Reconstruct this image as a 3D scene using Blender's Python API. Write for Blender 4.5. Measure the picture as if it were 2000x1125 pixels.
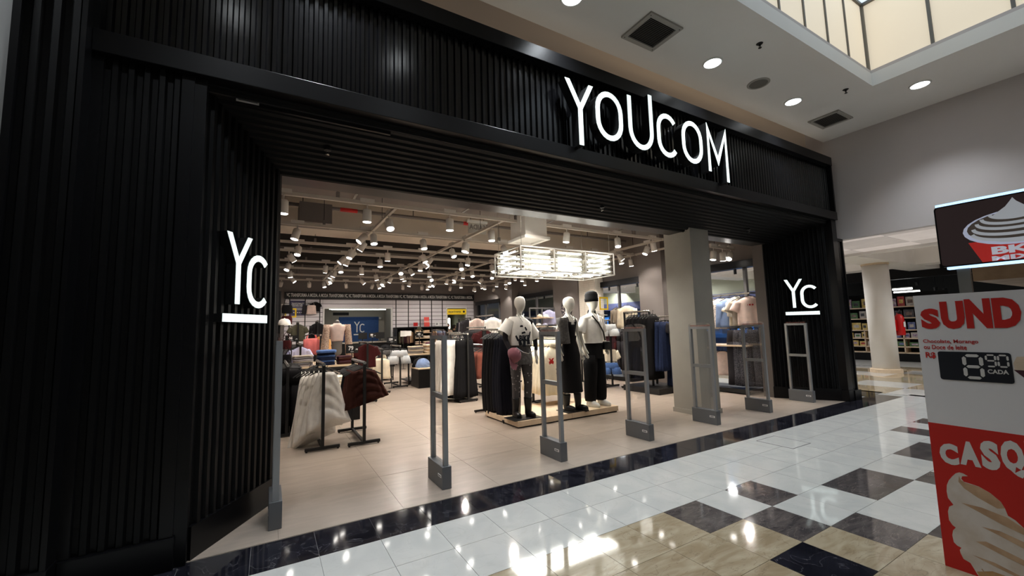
import bpy, bmesh, math, random
from mathutils import Vector, Matrix
PI = math.pi
rnd = random.Random(7)
for o in list(bpy.data.objects):
    bpy.data.objects.remove(o, do_unlink=True)
sc = bpy.context.scene
COL = sc.collection

# ------------------------------------------------------------------ camera
FPX = 812.0
def cam_axes(yaw, pitch, roll):
    cy, sy = math.cos(yaw), math.sin(yaw)
    r = Vector((cy, -sy, 0)); f0 = Vector((sy, cy, 0)); z = Vector((0, 0, 1))
    f = f0*math.cos(pitch) + z*math.sin(pitch)
    u = -f0*math.sin(pitch) + z*math.cos(pitch)
    return r*math.cos(roll) + u*math.sin(roll), -r*math.sin(roll) + u*math.cos(roll), f
cr, cu, cf = cam_axes(math.radians(30.40), math.radians(5.54), math.radians(-1.573))
cd = bpy.data.cameras.new('camera'); cam = bpy.data.objects.new('camera', cd); COL.objects.link(cam)
cd.sensor_fit = 'HORIZONTAL'; cd.sensor_width = 36.0; cd.lens = FPX/2000*36.0
cd.clip_start = 0.05; cd.clip_end = 120
cam.matrix_world = Matrix(((cr.x, cu.x, -cf.x, 0), (cr.y, cu.y, -cf.y, 0), (cr.z, cu.z, -cf.z, 1.45), (0, 0, 0, 1)))
sc.camera = cam

# ------------------------------------------------------------------ world and exposure
w = bpy.data.worlds.new('world'); sc.world = w; w.use_nodes = True
bg = w.node_tree.nodes['Background']; bg.inputs[0].default_value = (.55, .6, .7, 1); bg.inputs[1].default_value = 0.05
sc.view_settings.view_transform = 'Standard'; sc.view_settings.look = 'None'
sc.view_settings.exposure = 0.0; sc.view_settings.gamma = 1.0
sc.view_settings.use_curve_mapping = False
sc.cycles.max_bounces = 7; sc.cycles.diffuse_bounces = 4; sc.cycles.glossy_bounces = 3; sc.cycles.transmission_bounces = 4; sc.cycles.transparent_max_bounces = 10
sc.cycles.caustics_reflective = False; sc.cycles.caustics_refractive = False

# ------------------------------------------------------------------ lamps (built later, each inside its fixture)
SPOT_W, DOWN_W, TUBE_E = 95.0, 200.0, 3.6

# ------------------------------------------------------------------ materials
def S(r, g, b):
    f = lambda c: (c/255/12.92) if c/255 <= .04045 else ((c/255 + .055)/1.055)**2.4
    return (f(r), f(g), f(b), 1)
MATS = {}
def mat(name, col, rough=.6, metal=0, emit=None, es=0, noise=None, col2=None, bump=0, bscale=60, trans=0, alpha=1, coat=0, spec=.5, sheen=0, vary=0, ior=1.45):
    if name in MATS: return MATS[name]
    m = bpy.data.materials.new(name); m.use_nodes = True
    nt = m.node_tree; b = nt.nodes['Principled BSDF']; L = nt.links
    b.inputs['Base Color'].default_value = col; b.inputs['Roughness'].default_value = rough
    b.inputs['Metallic'].default_value = metal; b.inputs['Specular IOR Level'].default_value = spec
    b.inputs['IOR'].default_value = ior
    b.inputs['Transmission Weight'].default_value = trans; b.inputs['Alpha'].default_value = alpha
    b.inputs['Coat Weight'].default_value = coat; b.inputs['Coat Roughness'].default_value = .08
    if sheen: b.inputs['Sheen Weight'].default_value = sheen
    if emit:
        b.inputs['Emission Color'].default_value = emit; b.inputs['Emission Strength'].default_value = es
    if noise or bump or vary:
        tc = nt.nodes.new('ShaderNodeTexCoord')
        vec = tc.outputs['Object']
        oi = nt.nodes.new('ShaderNodeObjectInfo')
        add = nt.nodes.new('ShaderNodeVectorMath'); add.operation = 'MULTIPLY_ADD'
        L.new(oi.outputs['Random'], add.inputs[0]); add.inputs[1].default_value = (37, 53, 71)
        L.new(vec, add.inputs[2]); vec = add.outputs[0]
    if noise:
        n = nt.nodes.new('ShaderNodeTexNoise'); n.inputs['Scale'].default_value = noise
        n.inputs['Detail'].default_value = 4; L.new(vec, n.inputs['Vector'])
        rp = nt.nodes.new('ShaderNodeValToRGB'); rp.color_ramp.elements[0].position = .35; rp.color_ramp.elements[1].position = .68
        rp.color_ramp.elements[0].color = col; rp.color_ramp.elements[1].color = col2 or tuple(min(1, c*1.25) for c in col[:3]) + (1,)
        L.new(n.outputs['Fac'], rp.inputs[0]); L.new(rp.outputs[0], b.inputs['Base Color'])
    if bump:
        n2 = nt.nodes.new('ShaderNodeTexNoise'); n2.inputs['Scale'].default_value = bscale; n2.inputs['Detail'].default_value = 3
        L.new(vec, n2.inputs['Vector'])
        bp = nt.nodes.new('ShaderNodeBump'); bp.inputs['Strength'].default_value = bump; bp.inputs['Distance'].default_value = .01
        L.new(n2.outputs['Fac'], bp.inputs['Height']); L.new(bp.outputs[0], b.inputs['Normal'])
    MATS[name] = m
    return m
def marble(name, c1, c2, cv, scale=5, rough=.07, veins=.55, coat=0, stretch=(1, 1, 1)):
    """polished stone: blotches plus thin wavy veins, each tile cut from another spot of the slab"""
    m = bpy.data.materials.new(name); m.use_nodes = True; nt = m.node_tree; L = nt.links; b = nt.nodes['Principled BSDF']
    b.inputs['Roughness'].default_value = rough
    tc = nt.nodes.new('ShaderNodeTexCoord'); oi = nt.nodes.new('ShaderNodeObjectInfo')
    add = nt.nodes.new('ShaderNodeVectorMath'); add.operation = 'MULTIPLY_ADD'
    L.new(oi.outputs['Random'], add.inputs[0]); add.inputs[1].default_value = (31, 57, 11); L.new(tc.outputs['Object'], add.inputs[2])
    mp = nt.nodes.new('ShaderNodeMapping'); mp.inputs['Scale'].default_value = stretch; mp.inputs['Rotation'].default_value = (0, 0, .6); L.new(add.outputs[0], mp.inputs[0])
    n = nt.nodes.new('ShaderNodeTexNoise'); n.inputs['Scale'].default_value = scale; n.inputs['Detail'].default_value = 6; n.inputs['Distortion'].default_value = 1.2
    L.new(mp.outputs[0], n.inputs['Vector'])
    r1 = nt.nodes.new('ShaderNodeValToRGB'); r1.color_ramp.elements[0].color = c1; r1.color_ramp.elements[1].color = c2
    r1.color_ramp.elements[0].position = .35; r1.color_ramp.elements[1].position = .65
    L.new(n.outputs['Fac'], r1.inputs[0])
    n2 = nt.nodes.new('ShaderNodeTexNoise'); n2.inputs['Scale'].default_value = scale*.7; n2.inputs['Detail'].default_value = 5; n2.inputs['Distortion'].default_value = 2.5
    L.new(mp.outputs[0], n2.inputs['Vector'])
    r2 = nt.nodes.new('ShaderNodeValToRGB'); e = r2.color_ramp.elements
    e[0].position = .485; e[0].color = (0, 0, 0, 1); e[1].position = .515; e[1].color = (0, 0, 0, 1)
    k = e.new(.5); k.color = (veins, veins, veins, 1)
    L.new(n2.outputs['Fac'], r2.inputs[0])
    mx = nt.nodes.new('ShaderNodeMix'); mx.data_type = 'RGBA'; L.new(r2.outputs[0], mx.inputs[0]); L.new(r1.outputs[0], mx.inputs[6]); mx.inputs[7].default_value = cv
    L.new(mx.outputs[2], b.inputs['Base Color'])
    MATS[name] = m; return m
def spotted(name, base, c2, scale=30, thr=.33, c3=None, rough=.85):
    """cloth with printed spots or sprigs"""
    m = bpy.data.materials.new(name); m.use_nodes = True; nt = m.node_tree; L = nt.links; b = nt.nodes['Principled BSDF']
    b.inputs['Roughness'].default_value = rough; b.inputs['Specular IOR Level'].default_value = .2
    tc = nt.nodes.new('ShaderNodeTexCoord'); v = nt.nodes.new('ShaderNodeTexVoronoi'); v.inputs['Scale'].default_value = scale
    L.new(tc.outputs['Object'], v.inputs['Vector'])
    r = nt.nodes.new('ShaderNodeValToRGB'); r.color_ramp.interpolation = 'CONSTANT'
    r.color_ramp.elements[0].color = c2; r.color_ramp.elements[1].position = thr; r.color_ramp.elements[1].color = base
    L.new(v.outputs['Distance'], r.inputs[0]); L.new(r.outputs[0], b.inputs['Base Color'])
    MATS[name] = m; return m
def cloth(name, c, c2=None, rough=.85, n=9, bump=.25):
    return mat(name, c, rough, noise=n, col2=c2 or tuple(min(1, x*1.18) for x in c[:3]) + (1,), bump=bump, bscale=25, spec=.2, sheen=.12 if max(c[:3]) > .12 else 0)

K = {}
K['blackpanel'] = mat('black_satin_paint', S(10, 10, 12), .2, noise=3, col2=S(14, 14, 16), bump=.05, bscale=8, spec=.5)
K['blackflat'] = mat('black_flat_sheet', S(10, 10, 12), .34, spec=.3)
K['blackmatte'] = mat('black_matte_sheet', S(8, 8, 9), .45, spec=.25)
K['blackmetal'] = mat('black_powder_coat', S(20, 20, 21), .45)
K['darkmetal'] = mat('dark_channel_metal', S(46, 43, 42), .3, metal=.7)
K['grey_jamb'] = mat('grey_jamb', S(95, 88, 84), .5)
K['letter'] = mat('lit_letter_face', S(230, 240, 238), .4, emit=(.86, 1, .97, 1), es=.95)
K['letter_side'] = mat('letter_return', S(14, 14, 15), .5)
K['ceil'] = mat('mall_ceiling_paint', S(226, 224, 219), .9, noise=.6, col2=S(232, 230, 226))
K['cove'] = mat('cove_warm_paint', S(222, 205, 188), .9)
K['bulk'] = mat('bulkhead_paint', S(196, 189, 187), .9, noise=.8, col2=S(201, 195, 193))
K['mallwall'] = mat('mall_grey_wall', S(170, 170, 168), .9)
K['white'] = mat('white_enamel', S(225, 224, 220), .4)
K['offwhite'] = mat('off_white_paint', S(226, 222, 215), .8, noise=2, col2=S(232, 228, 222))
K['gatesilver'] = mat('gate_anodised', S(150, 152, 154), .35, metal=.55)
K['gatebase'] = mat('gate_base_grey', S(108, 110, 113), .45, metal=.3)
K['clear'] = mat('clear_acrylic', (1, 1, 1, 1), .03, trans=1, alpha=.16, ior=1.3)
K['glass'] = mat('window_glass', (1, 1, 1, 1), .02, trans=1, alpha=.1, ior=1.2)
K['redclear'] = mat('red_tint_acrylic', S(228, 160, 150), .1, trans=.6, alpha=.45, ior=1.3)
K['storewall'] = mat('store_grey_wall', S(118, 112, 109), .9, noise=1.5, col2=S(125, 119, 116))
K['storeceil'] = mat('store_raw_ceiling', S(190, 181, 169), .9, noise=1.3, col2=S(200, 191, 179), bump=.2, bscale=6)
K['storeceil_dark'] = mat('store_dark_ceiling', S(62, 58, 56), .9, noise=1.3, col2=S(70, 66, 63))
K['column'] = mat('column_plaster', S(158, 153, 144), .85, noise=3, col2=S(164, 159, 150), bump=.1, bscale=40)
K['wood'] = mat('pale_plywood', S(214, 190, 160), .55, noise=7, col2=S(226, 204, 176))
K['steel'] = mat('rail_chrome', S(200, 198, 192), .2, metal=.9)
K['track'] = mat('track_white', S(190, 182, 172), .5)
K['lampshell'] = mat('lamp_white_shell', S(205, 200, 194), .45)
K['lens'] = mat('lamp_lens', S(255, 255, 255), .3, emit=(1, .95, .88, 1), es=18)
K['downlens'] = mat('downlight_lens', S(255, 255, 255), .3, emit=(.92, .97, 1, 1), es=14)
K['tube'] = mat('fluorescent_tube', S(255, 255, 255), .3, emit=(1, 1, .93, 1), es=TUBE_E)
K['tube_far'] = mat('fluorescent_tube_far', S(255, 255, 255), .3, emit=(1, 1, .95, 1), es=4)
K['skypanel'] = mat('skylight_backlit_panel', S(200, 190, 172), .6, emit=S(226, 212, 188), es=.62)
K['skyroof'] = mat('skylight_roof_panel', S(200, 210, 215), .6, emit=S(216, 232, 244), es=1.0)
K['mullion'] = mat('grey_mullion', S(105, 103, 98), .5, metal=.3)
K['alu'] = mat('window_alu', S(120, 120, 122), .4, metal=.5)
K['ventgrey'] = mat('vent_frame', S(160, 157, 150), .5)
K['ventslat'] = mat('vent_slat', S(110, 107, 102), .5)
K['dark'] = mat('near_black_grey', S(24, 24, 25), .8)  # one near-black grey for screws, wires, backings and screens
K['speaker'] = mat('speaker_mesh', S(105, 102, 96), .7)
K['red'] = mat('red_enamel', S(190, 22, 22), .35)
K['signred'] = mat('sign_red_print', S(186, 32, 26), .5)
K['signwhite'] = mat('sign_white_board', S(216, 215, 217), .5)
K['signdark'] = mat('sign_dark_ink', S(20, 24, 34), .4)
K['signletter'] = mat('sign_pale_ink', S(205, 203, 200), .5)
K['price'] = mat('price_card_black', S(20, 20, 21), .5)
K['ink'] = mat('white_ink', S(235, 235, 233), .6)
K['navy'] = mat('navy_poster', S(58, 54, 88), .6)
K['blue'] = mat('denim_blue_wall', S(36, 68, 118), .8, noise=30, col2=S(44, 78, 130))
K['yellow'] = mat('yellow_sign', S(240, 205, 30), .5, emit=S(240, 205, 30), es=.15)
K['mann_w'] = mat('mannequin_white', S(226, 222, 212), .5)
K['mann_g'] = mat('mannequin_grey', S(118, 114, 110), .55)
K['skin'] = mat('skin', S(190, 140, 115), .6)
K['hair'] = mat('dark_hair', S(28, 22, 20), .7)
K['stone_w'] = marble('tile_white_stone', S(192, 193, 190), S(202, 202, 198), S(178, 178, 174), 3, .06, .25)
K['stone_b'] = marble('tile_black_marble', S(20, 20, 26), S(34, 34, 42), S(120, 118, 122), 4, .06, .25)
K['stone_g'] = marble('tile_grey_marble', S(66, 62, 63), S(92, 86, 84), S(150, 138, 132), 4, .06, .35, stretch=(1, 3, 1))
K['stone_t'] = marble('tile_beige_marble', S(176, 164, 140), S(148, 132, 106), S(112, 96, 78), 3.2, .06, .45, stretch=(.8, 3, 1))
K['storetile'] = marble('store_porcelain_tile', S(160, 147, 134), S(172, 158, 145), S(150, 138, 126), 2.2, .28, .12, stretch=(1, 4, 1))
K['grout'] = mat('grout', S(120, 112, 104), .9)
K['grout_w'] = mat('grout_pale', S(150, 150, 146), .9)
# cloths
for n, c in dict(white=(238, 234, 227), cream=(234, 222, 198), black=(16, 15, 17), navyblk=(20, 21, 30), brown=(60, 31, 25), maroon=(68, 26, 27),
                 grey=(110, 106, 108), dgrey=(48, 46, 50), lgrey=(172, 164, 168), rust=(120, 66, 53), pink=(206, 110, 108), yellow=(226, 176, 112),
                 olive=(74, 72, 58), beige=(206, 188, 166), tan=(176, 140, 104), blush=(226, 202, 192), lav=(178, 180, 212), sky=(120, 140, 176), taupe=(150, 140, 128), plum=(72, 46, 52), mauve=(138, 88, 98)).items():
    K['c_'+n] = cloth('cloth_'+n, S(*c))
K['d_mid'] = cloth('denim_mid', S(66, 96, 150), S(84, 114, 168), n=40)
K['d_dark'] = cloth('denim_dark', S(27, 36, 62), S(36, 47, 76), n=40)
K['d_light'] = cloth('denim_light', S(196, 202, 206), S(220, 223, 225), n=14)
K['d_grey'] = cloth('denim_charcoal', S(82, 79, 78), S(108, 105, 103), n=30)
K['floral'] = spotted('floral_print', S(228, 218, 208), S(120, 96, 92), 34, .3)
K['floral2'] = spotted('kimono_print', S(216, 190, 170), S(130, 92, 80), 60, .36)
K['speckle'] = spotted('speckled_dark_print', S(66, 66, 74), S(150, 150, 156), 90, .3)
K['tightspots'] = spotted('spotted_tights', S(78, 75, 76), S(176, 173, 170), 17, .2)
K['leather'] = mat('black_leather', S(18, 17, 18), .35)

# ------------------------------------------------------------------ mesh helpers
class MB:
    def __init__(s): s.v = []; s.f = []
    def quadbox(s, P):
        b = len(s.v); s.v += [tuple(p) for p in P]
        for q in ((0, 3, 2, 1), (4, 5, 6, 7), (0, 1, 5, 4), (1, 2, 6, 5), (2, 3, 7, 6), (3, 0, 4, 7)): s.f.append(tuple(b+i for i in q))
        return s
    def box(s, x0, x1, y0, y1, z0, z1):
        return s.quadbox([(x0, y0, z0), (x1, y0, z0), (x1, y1, z0), (x0, y1, z0), (x0, y0, z1), (x1, y0, z1), (x1, y1, z1), (x0, y1, z1)])
    def obox(s, c, d, M=None):
        M = M or Matrix.Identity(3); c = Vector(c); h = Vector(d)/2
        return s.quadbox([c + M @ Vector((sx*h.x, sy*h.y, sz*h.z)) for sz in (-1, 1) for sx, sy in ((-1, -1), (1, -1), (1, 1), (-1, 1))])
    def loft(s, loops, cap0=True, cap1=True):
        n = len(loops[0]); b = len(s.v)
        for l in loops: s.v += [tuple(p) for p in l]
        for i in range(len(loops)-1):
            for j in range(n):
                k = (j+1) % n
                s.f.append((b+i*n+j, b+i*n+k, b+(i+1)*n+k, b+(i+1)*n+j))
        if cap0: s.f.append(tuple(b+j for j in reversed(range(n))))
        if cap1: s.f.append(tuple(b+(len(loops)-1)*n+j for j in range(n)))
        return s
    def tube(s, path, r, n=8, caps=True):
        path = [Vector(p) for p in path]; rs = r if isinstance(r, (list, tuple)) else [r]*len(path)
        loops = []; up = Vector((0, 0, 1)); prev = None
        for i, p in enumerate(path):
            t = (path[min(i+1, len(path)-1)] - path[max(i-1, 0)]).normalized()
            if prev is None:
                a = t.cross(up if abs(t.z) < .9 else Vector((1, 0, 0))).normalized()
            else:
                a = (prev - t*prev.dot(t)).normalized()
            prev = a; c = t.cross(a)
            loops.append([p + (a*math.cos(2*PI*j/n) + c*math.sin(2*PI*j/n))*rs[i] for j in range(n)])
        return s.loft(loops, caps, caps)
    def cyl(s, p0, p1, r, n=12, r2=None): return s.tube([p0, p1], [r, r if r2 is None else r2], n)
    def ringlathe(s, prof, n=24):
        b = len(s.v); k = len(prof)
        for r, z in prof: s.v += [(r*math.cos(2*PI*j/n), r*math.sin(2*PI*j/n), z) for j in range(n)]
        for i in range(k):
            for j in range(n): s.f.append((b+i*n+j, b+i*n+(j+1) % n, b+((i+1) % k)*n+(j+1) % n, b+((i+1) % k)*n+j))
        return s
    def lathe(s, prof, n=20, c=(0, 0, 0)):
        return s.loft([[(c[0]+r*math.cos(2*PI*j/n), c[1]+r*math.sin(2*PI*j/n), c[2]+z) for j in range(n)] for r, z in prof])
    def plate(s, poly, mp, d):
        """polygon (u,v) extruded by d; mp(u,v,w) -> point"""
        n = len(poly); b = len(s.v)
        s.v += [tuple(mp(u, v, 0)) for u, v in poly] + [tuple(mp(u, v, d)) for u, v in poly]
        s.f.append(tuple(b+i for i in range(n))); s.f.append(tuple(b+n+i for i in reversed(range(n))))
        for i in range(n):
            k = (i+1) % n; s.f.append((b+i, b+n+i, b+n+k, b+k))
        return s
    def strip(s, pts, t, mp, d, closed=False):
        """mitred stroke of width t along pts, extruded by d"""
        pts = [Vector(p) for p in pts]; n = len(pts); L = []; R = []
        for i, p in enumerate(pts):
            a = pts[(i-1) % n] if (closed or i > 0) else None; c = pts[(i+1) % n] if (closed or i < n-1) else None
            d1 = (p-a).normalized() if a is not None else (c-p).normalized()
            d2 = (c-p).normalized() if c is not None else d1
            n1 = Vector((-d1.y, d1.x)); n2 = Vector((-d2.y, d2.x)); m = (n1+n2)
            m = m.normalized() if m.length > 1e-4 else n1
            k = t/2/max(.35, m.dot(n1)); L.append(p+m*k); R.append(p-m*k)
        b = len(s.v)
        for i in range(n):
            for q, w_ in ((L[i], 0), (R[i], 0), (R[i], d), (L[i], d)): s.v.append(tuple(mp(q.x, q.y, w_)))
        rng = range(n if closed else n-1)
        for i in rng:
            k = (i+1) % n
            for j in range(4):
                s.f.append((b+4*i+j, b+4*k+j, b+4*k+(j+1) % 4, b+4*i+(j+1) % 4))
        if not closed:
            s.f.append((b, b+1, b+2, b+3)); e = b+4*(n-1); s.f.append((e+3, e+2, e+1, e))
        return s
    def mesh(s, name, smooth=False):
        me = bpy.data.meshes.new(name); me.from_pydata(s.v, [], s.f)
        bm = bmesh.new(); bm.from_mesh(me); bmesh.ops.recalc_face_normals(bm, faces=bm.faces); bm.to_mesh(me); bm.free()
        if smooth:
            for p in me.polygons: p.use_smooth = True
        return me
    def build(s, name, m, parent=None, smooth=False, loc=None, bevel=0):
        return obj(name, s.mesh(name, smooth), m, parent, loc, bevel)
def obj(name, me, m, parent=None, loc=None, bevel=0, rot=None):
    if m is not None and not me.materials: me.materials.append(K[m] if isinstance(m, str) else m)
    o = bpy.data.objects.new(name, me); COL.objects.link(o); o.parent = parent
    if loc: o.location = loc
    if rot: o.rotation_euler = rot
    if bevel:
        b = o.modifiers.new('bevel', 'BEVEL'); b.width = bevel; b.segments = 2; b.limit_method = 'ANGLE'
    return o
def tag(o, label, cat, group=None):
    o['label'] = label; o['category'] = cat
    if group: o['group'] = group
    return o
def thing(name, label, cat, loc=(0, 0, 0), rz=0, group=None):
    o = bpy.data.objects.new(name, None); COL.objects.link(o); o.location = loc; o.rotation_euler = (0, 0, rz); o.empty_display_size = .1
    return tag(o, label, cat, group)
def struct(o, label=None):
    o['kind'] = 'structure'
    if label: o['label'] = label
    return o
def sgroup(name, label=None):
    o = bpy.data.objects.new(name, None); COL.objects.link(o); return struct(o, label)
def dup(root, loc=None, rot=None, label=None, group=None):
    def cp(o, par):
        c = o.copy(); COL.objects.link(c); c.parent = par
        for ch in o.children: cp(ch, c)
        return c
    r = cp(root, None)
    if loc is not None: r.location = loc
    if rot is not None: r.rotation_euler = rot
    if label: r['label'] = label
    if group: r['group'] = group
    return r
XZ = lambda y: (lambda u, v, w_: (u, y+w_, v))          # plane facing -Y
def text(s, size, bold=0, ext=.001, sx=1, align='CENTER', space=1):
    c = bpy.data.curves.new('t', 'FONT'); c.body = s; c.size = size; c.offset = bold; c.extrude = ext; c.align_x = align; c.align_y = 'CENTER'
    c.space_character = space; c.resolution_u = 3
    o = bpy.data.objects.new('t', c); COL.objects.link(o); bpy.context.view_layer.update()
    me = bpy.data.meshes.new_from_object(o.evaluated_get(bpy.context.evaluated_depsgraph_get()))
    bpy.data.objects.remove(o)
    me.transform(Matrix.Diagonal((sx, 1, 1, 1))); me.materials.clear(); return me
def lettering(s, size, m, parent, loc, rot=(PI/2, 0, 0), bold=0, ext=.001, sx=1, align='CENTER', name='lettering', space=1):
    return obj(name, TXT[(s, size, bold, ext, sx, align, space)], m, parent, loc, rot=rot)
class _T(dict):
    def __missing__(s, k):
        me = text(k[0], k[1], k[2], k[3], k[4], k[5], k[6]); s[k] = me; return me
TXT = _T()
# ================================================================== THE SETTING
# ------------------------------------------------------------------ mall floor with separate stone tiles
PX, PY = .392, .398
X0, Y0 = -.065, 3.14
floor = struct(MB().box(-5, 22, -5, 3.535, -.12, -.006).build('floor', 'grout_w'), 'polished stone mall floor')
floor_corr = struct(MB().box(9.33, 22, 3.535, 24, -.12, -.006).build('floor_corridor', 'grout_w'), 'mall corridor floor beside the store')
def tilemesh(w_, d, m):
    me = MB().box(-w_/2+.0015, w_/2-.0015, -d/2+.0015, d/2-.0015, -.012, 0).mesh('tile'); me.materials.append(K[m]); return me
TM = {k: tilemesh(PX, PY, 'stone_'+k) for k in 'wbgt'}
def kind_of(ix, iy):
    # iy 0 = first row outside the dark threshold band
    x = X0 + (ix+.5)*PX
    if iy in (0, 1): return 'w'
    if iy == 2:
        if x < 2.68: return 't'
        return 'g' if (2.68 < x < 3.07 or 3.46 < x < 3.85 or 6.9 < x < 7.3 or 7.7 < x < 8.1) else 'w'
    if iy == 3:
        if x < 3.07: return 't'
        return 'g' if (3.07 < x < 3.46 or 4.25 < x < 5.03 or 5.81 < x < 6.6) else 'w'
    if iy == 4:
        if 2.68 < x < 3.07: return 'b'
        if x < 3.46: return 't'
        return 'g' if (3.46 < x < 3.85 or 5.0 < x < 5.4) else 'w'
    return 't' if (ix+iy) % 5 else 'b'
for iy in range(0, 8):
    for ix in range(-4, 27):
        x, y = X0+(ix+.5)*PX, Y0-(iy+.5)*PY
        if iy > 5 and (x > 5.2 or x < .3): continue
        obj('tile', TM[kind_of(ix, iy)], None, floor, (x, y, 0))
for ix in range(-4, 26):
    obj('tile', TM['b'], None, floor, (X0+(ix+.5)*PX, Y0+.5*PY, 0))
# the big beige and white slabs of the far corridor
TB = {k: tilemesh(.98, .98, 'stone_'+k) for k in 'wtgb'}
for i in range(6):
    for j in range(-1, 6):
        x, y = 10.85+i*.98, 2.0+j*.98
        if x > 16.6: continue
        k = 't' if (i+j) % 3 else 'w'
        if y < 3.6 and x < 11.5: k = 'w'
        obj('tile', TB[k], None, floor if y < 3.5 else floor_corr, (x, y, 0))
for i, x in enumerate((9.9, 10.29)):
    obj('tile', TM['b'], None, floor_corr, (x, Y0+1.5*PY, 0))
# far fields joined: past what can be told apart
hatch = tag(MB().box(5.19, 5.575, 2.63, 3.035, 0, .0008).build('floor_hatch', 'stone_w'), 'square access hatch set in the white floor by the black band', 'hatch')
for a in ((5.183, 5.19, 2.623, 3.042), (5.575, 5.582, 2.623, 3.042), (5.19, 5.575, 2.623, 2.63), (5.19, 5.575, 3.035, 3.042)):
    MB().box(*a, 0, .001).build('hatch_edge', 'dark', hatch)

# ------------------------------------------------------------------ store floor
sfloor = struct(MB().box(-.6, 9.3, 3.535, 22, -.12, -.004).build('floor_store', 'grout'), 'beige porcelain floor of the store')
ST = tilemesh(.9, .9, 'storetile')
for i in range(-1, 11):
    for j in range(0, 18):
        x, y = .1+i*.9+.45-.9, 3.55+j*.9+.45
        if x < -.3 and y > 4.5 or x > 9: continue
        obj('tile', ST, None, sfloor, (x, y, 0))

# ------------------------------------------------------------------ storefront
front = sgroup('wall_storefront', 'black corrugated metal storefront with a projecting beam')
def corrugated(name, u0, u1, v0, v1, mp, parent, pitch=.073, d=.022, m='blackpanel'):
    n = max(1, int(round((u1-u0)/pitch))); p = (u1-u0)/n; prof = []
    for i in range(n):
        a = u0+i*p
        prof += [(a, 0), (a+.36*p, 0), (a+.5*p, d), (a+.86*p, d)]
    prof.append((u1, 0))
    b = MB(); k = len(prof)
    b.v = [tuple(mp(u, v0, w_)) for u, w_ in prof] + [tuple(mp(u, v1, w_)) for u, w_ in prof]
    b.f = [(i, i+1, k+i+1, k+i) for i in range(k-1)]
    return b.build(name, m, parent)
out = lambda y: (lambda u, v, w_: (u, y-w_, v))
FZ0, FZ1, CZ0, CZ1 = 3.28, 3.43, 4.32, 4.48
corrugated('fascia_panel', -1.012, 9.06, FZ1-.02, CZ0+.02, out(3.56), front)
MB().box(-1.012, 9.06, 3.45, 3.62, FZ0, FZ1).build('beam', 'blackflat', front, bevel=.004)
MB().box(-1.4, 9.06, 3.45, 3.8, CZ0, CZ1).build('top_cap', 'blackflat', front, bevel=.004)
MB().box(-1.4, 9.05, 3.575, 3.8, FZ0-.05, CZ0+.05).build('fascia_back', 'dark', front)
MB().box(9.02, 9.06, 3.46, 3.8, FZ1, CZ0).build('fascia_end', 'blackflat', front)
# column panel at far left
corrugated('column_panel', -1.29, -1.037, .2, CZ1, out(3.40), front, m='blackmatte')
MB().box(-1.325, -1.29, 3.36, 3.6, .2, CZ1).build('corner_trim', 'blackflat', front)
MB().box(-1.037, -1.012, 3.36, 3.6, .2, CZ1).build('corner_trim', 'blackflat', front)
MB().box(-1.335, -1.005, 3.35, 3.6, 0, .21).build('plinth', 'blackflat', front, bevel=.004)
# left front panel
corrugated('front_panel', -.96, -.56, .19, FZ0+.01, out(3.52), front, m='blackmatte')
MB().box(-1.012, -.96, 3.49, 3.6, .19, FZ0).build('flat_trim', 'blackflat', front)
MB().box(-.56, -.49, 3.49, 3.6, .19, FZ0).build('flat_trim', 'blackflat', front)
MB().box(-1.004, -.48, 3.47, 3.6, 0, .195).build('plinth', 'blackflat', front, bevel=.004)
# splayed returns
def splay(a, b, side):
    a = Vector((a[0], a[1], 0)); b = Vector((b[0], b[1], 0)); L = (b-a).length; d = (b-a)/L; n = Vector((d.y, -d.x, 0))*side
    mp = lambda u, v, w_: a + d*u + n*w_ + Vector((0, 0, v))
    corrugated('splay_panel', .02, L-.03, .2, 3.4, mp, front, m='blackmatte')
    bk = MB().quadbox([mp(0, 0, 0), mp(L, 0, 0), mp(L, 0, -.06), mp(0, 0, -.06), mp(0, 3.4, 0), mp(L, 3.4, 0), mp(L, 3.4, -.06), mp(0, 3.4, -.06)]); bk.build('splay_back', 'dark', front)
    MB().quadbox([mp(0, 0, .032), mp(L, 0, .032), mp(L, 0, 0), mp(0, 0, 0), mp(0, .21, .032), mp(L, .21, .032), mp(L, .21, 0), mp(0, .21, 0)]).build('plinth', 'blackflat', front)
    return mp
mpL = splay((-.43, 3.57), (.06, 4.37), 1)
mpR0 = splay((8.38, 4.5), (8.9, 3.6), 1)
MB().box(-.5, -.42, 3.5, 3.6, 0, FZ0).build('flat_trim', 'blackflat', front)
MB().box(8.89, 9.06, 3.49, 3.62, .19, FZ0).build('flat_trim', 'blackflat', front)
MB().box(8.87, 9.07, 3.475, 3.62, 0, .195).build('plinth', 'blackflat', front, bevel=.004)
corrugated('side_panel', 9.065, 9.27, .17, 2.93, out(3.53), front, pitch=.03, d=.01)
MB().box(9.265, 9.3, 3.5, 3.62, 0, 2.95).build('corner_trim', 'blackflat', front)
MB().box(9.06, 9.3, 3.5, 3.62, 2.9, 2.95).build('corner_trim', 'blackflat', front)
MB().box(9.06, 9.31, 3.46, 3.62, 0, .175).build('plinth', 'blackflat', front, bevel=.003)
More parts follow.
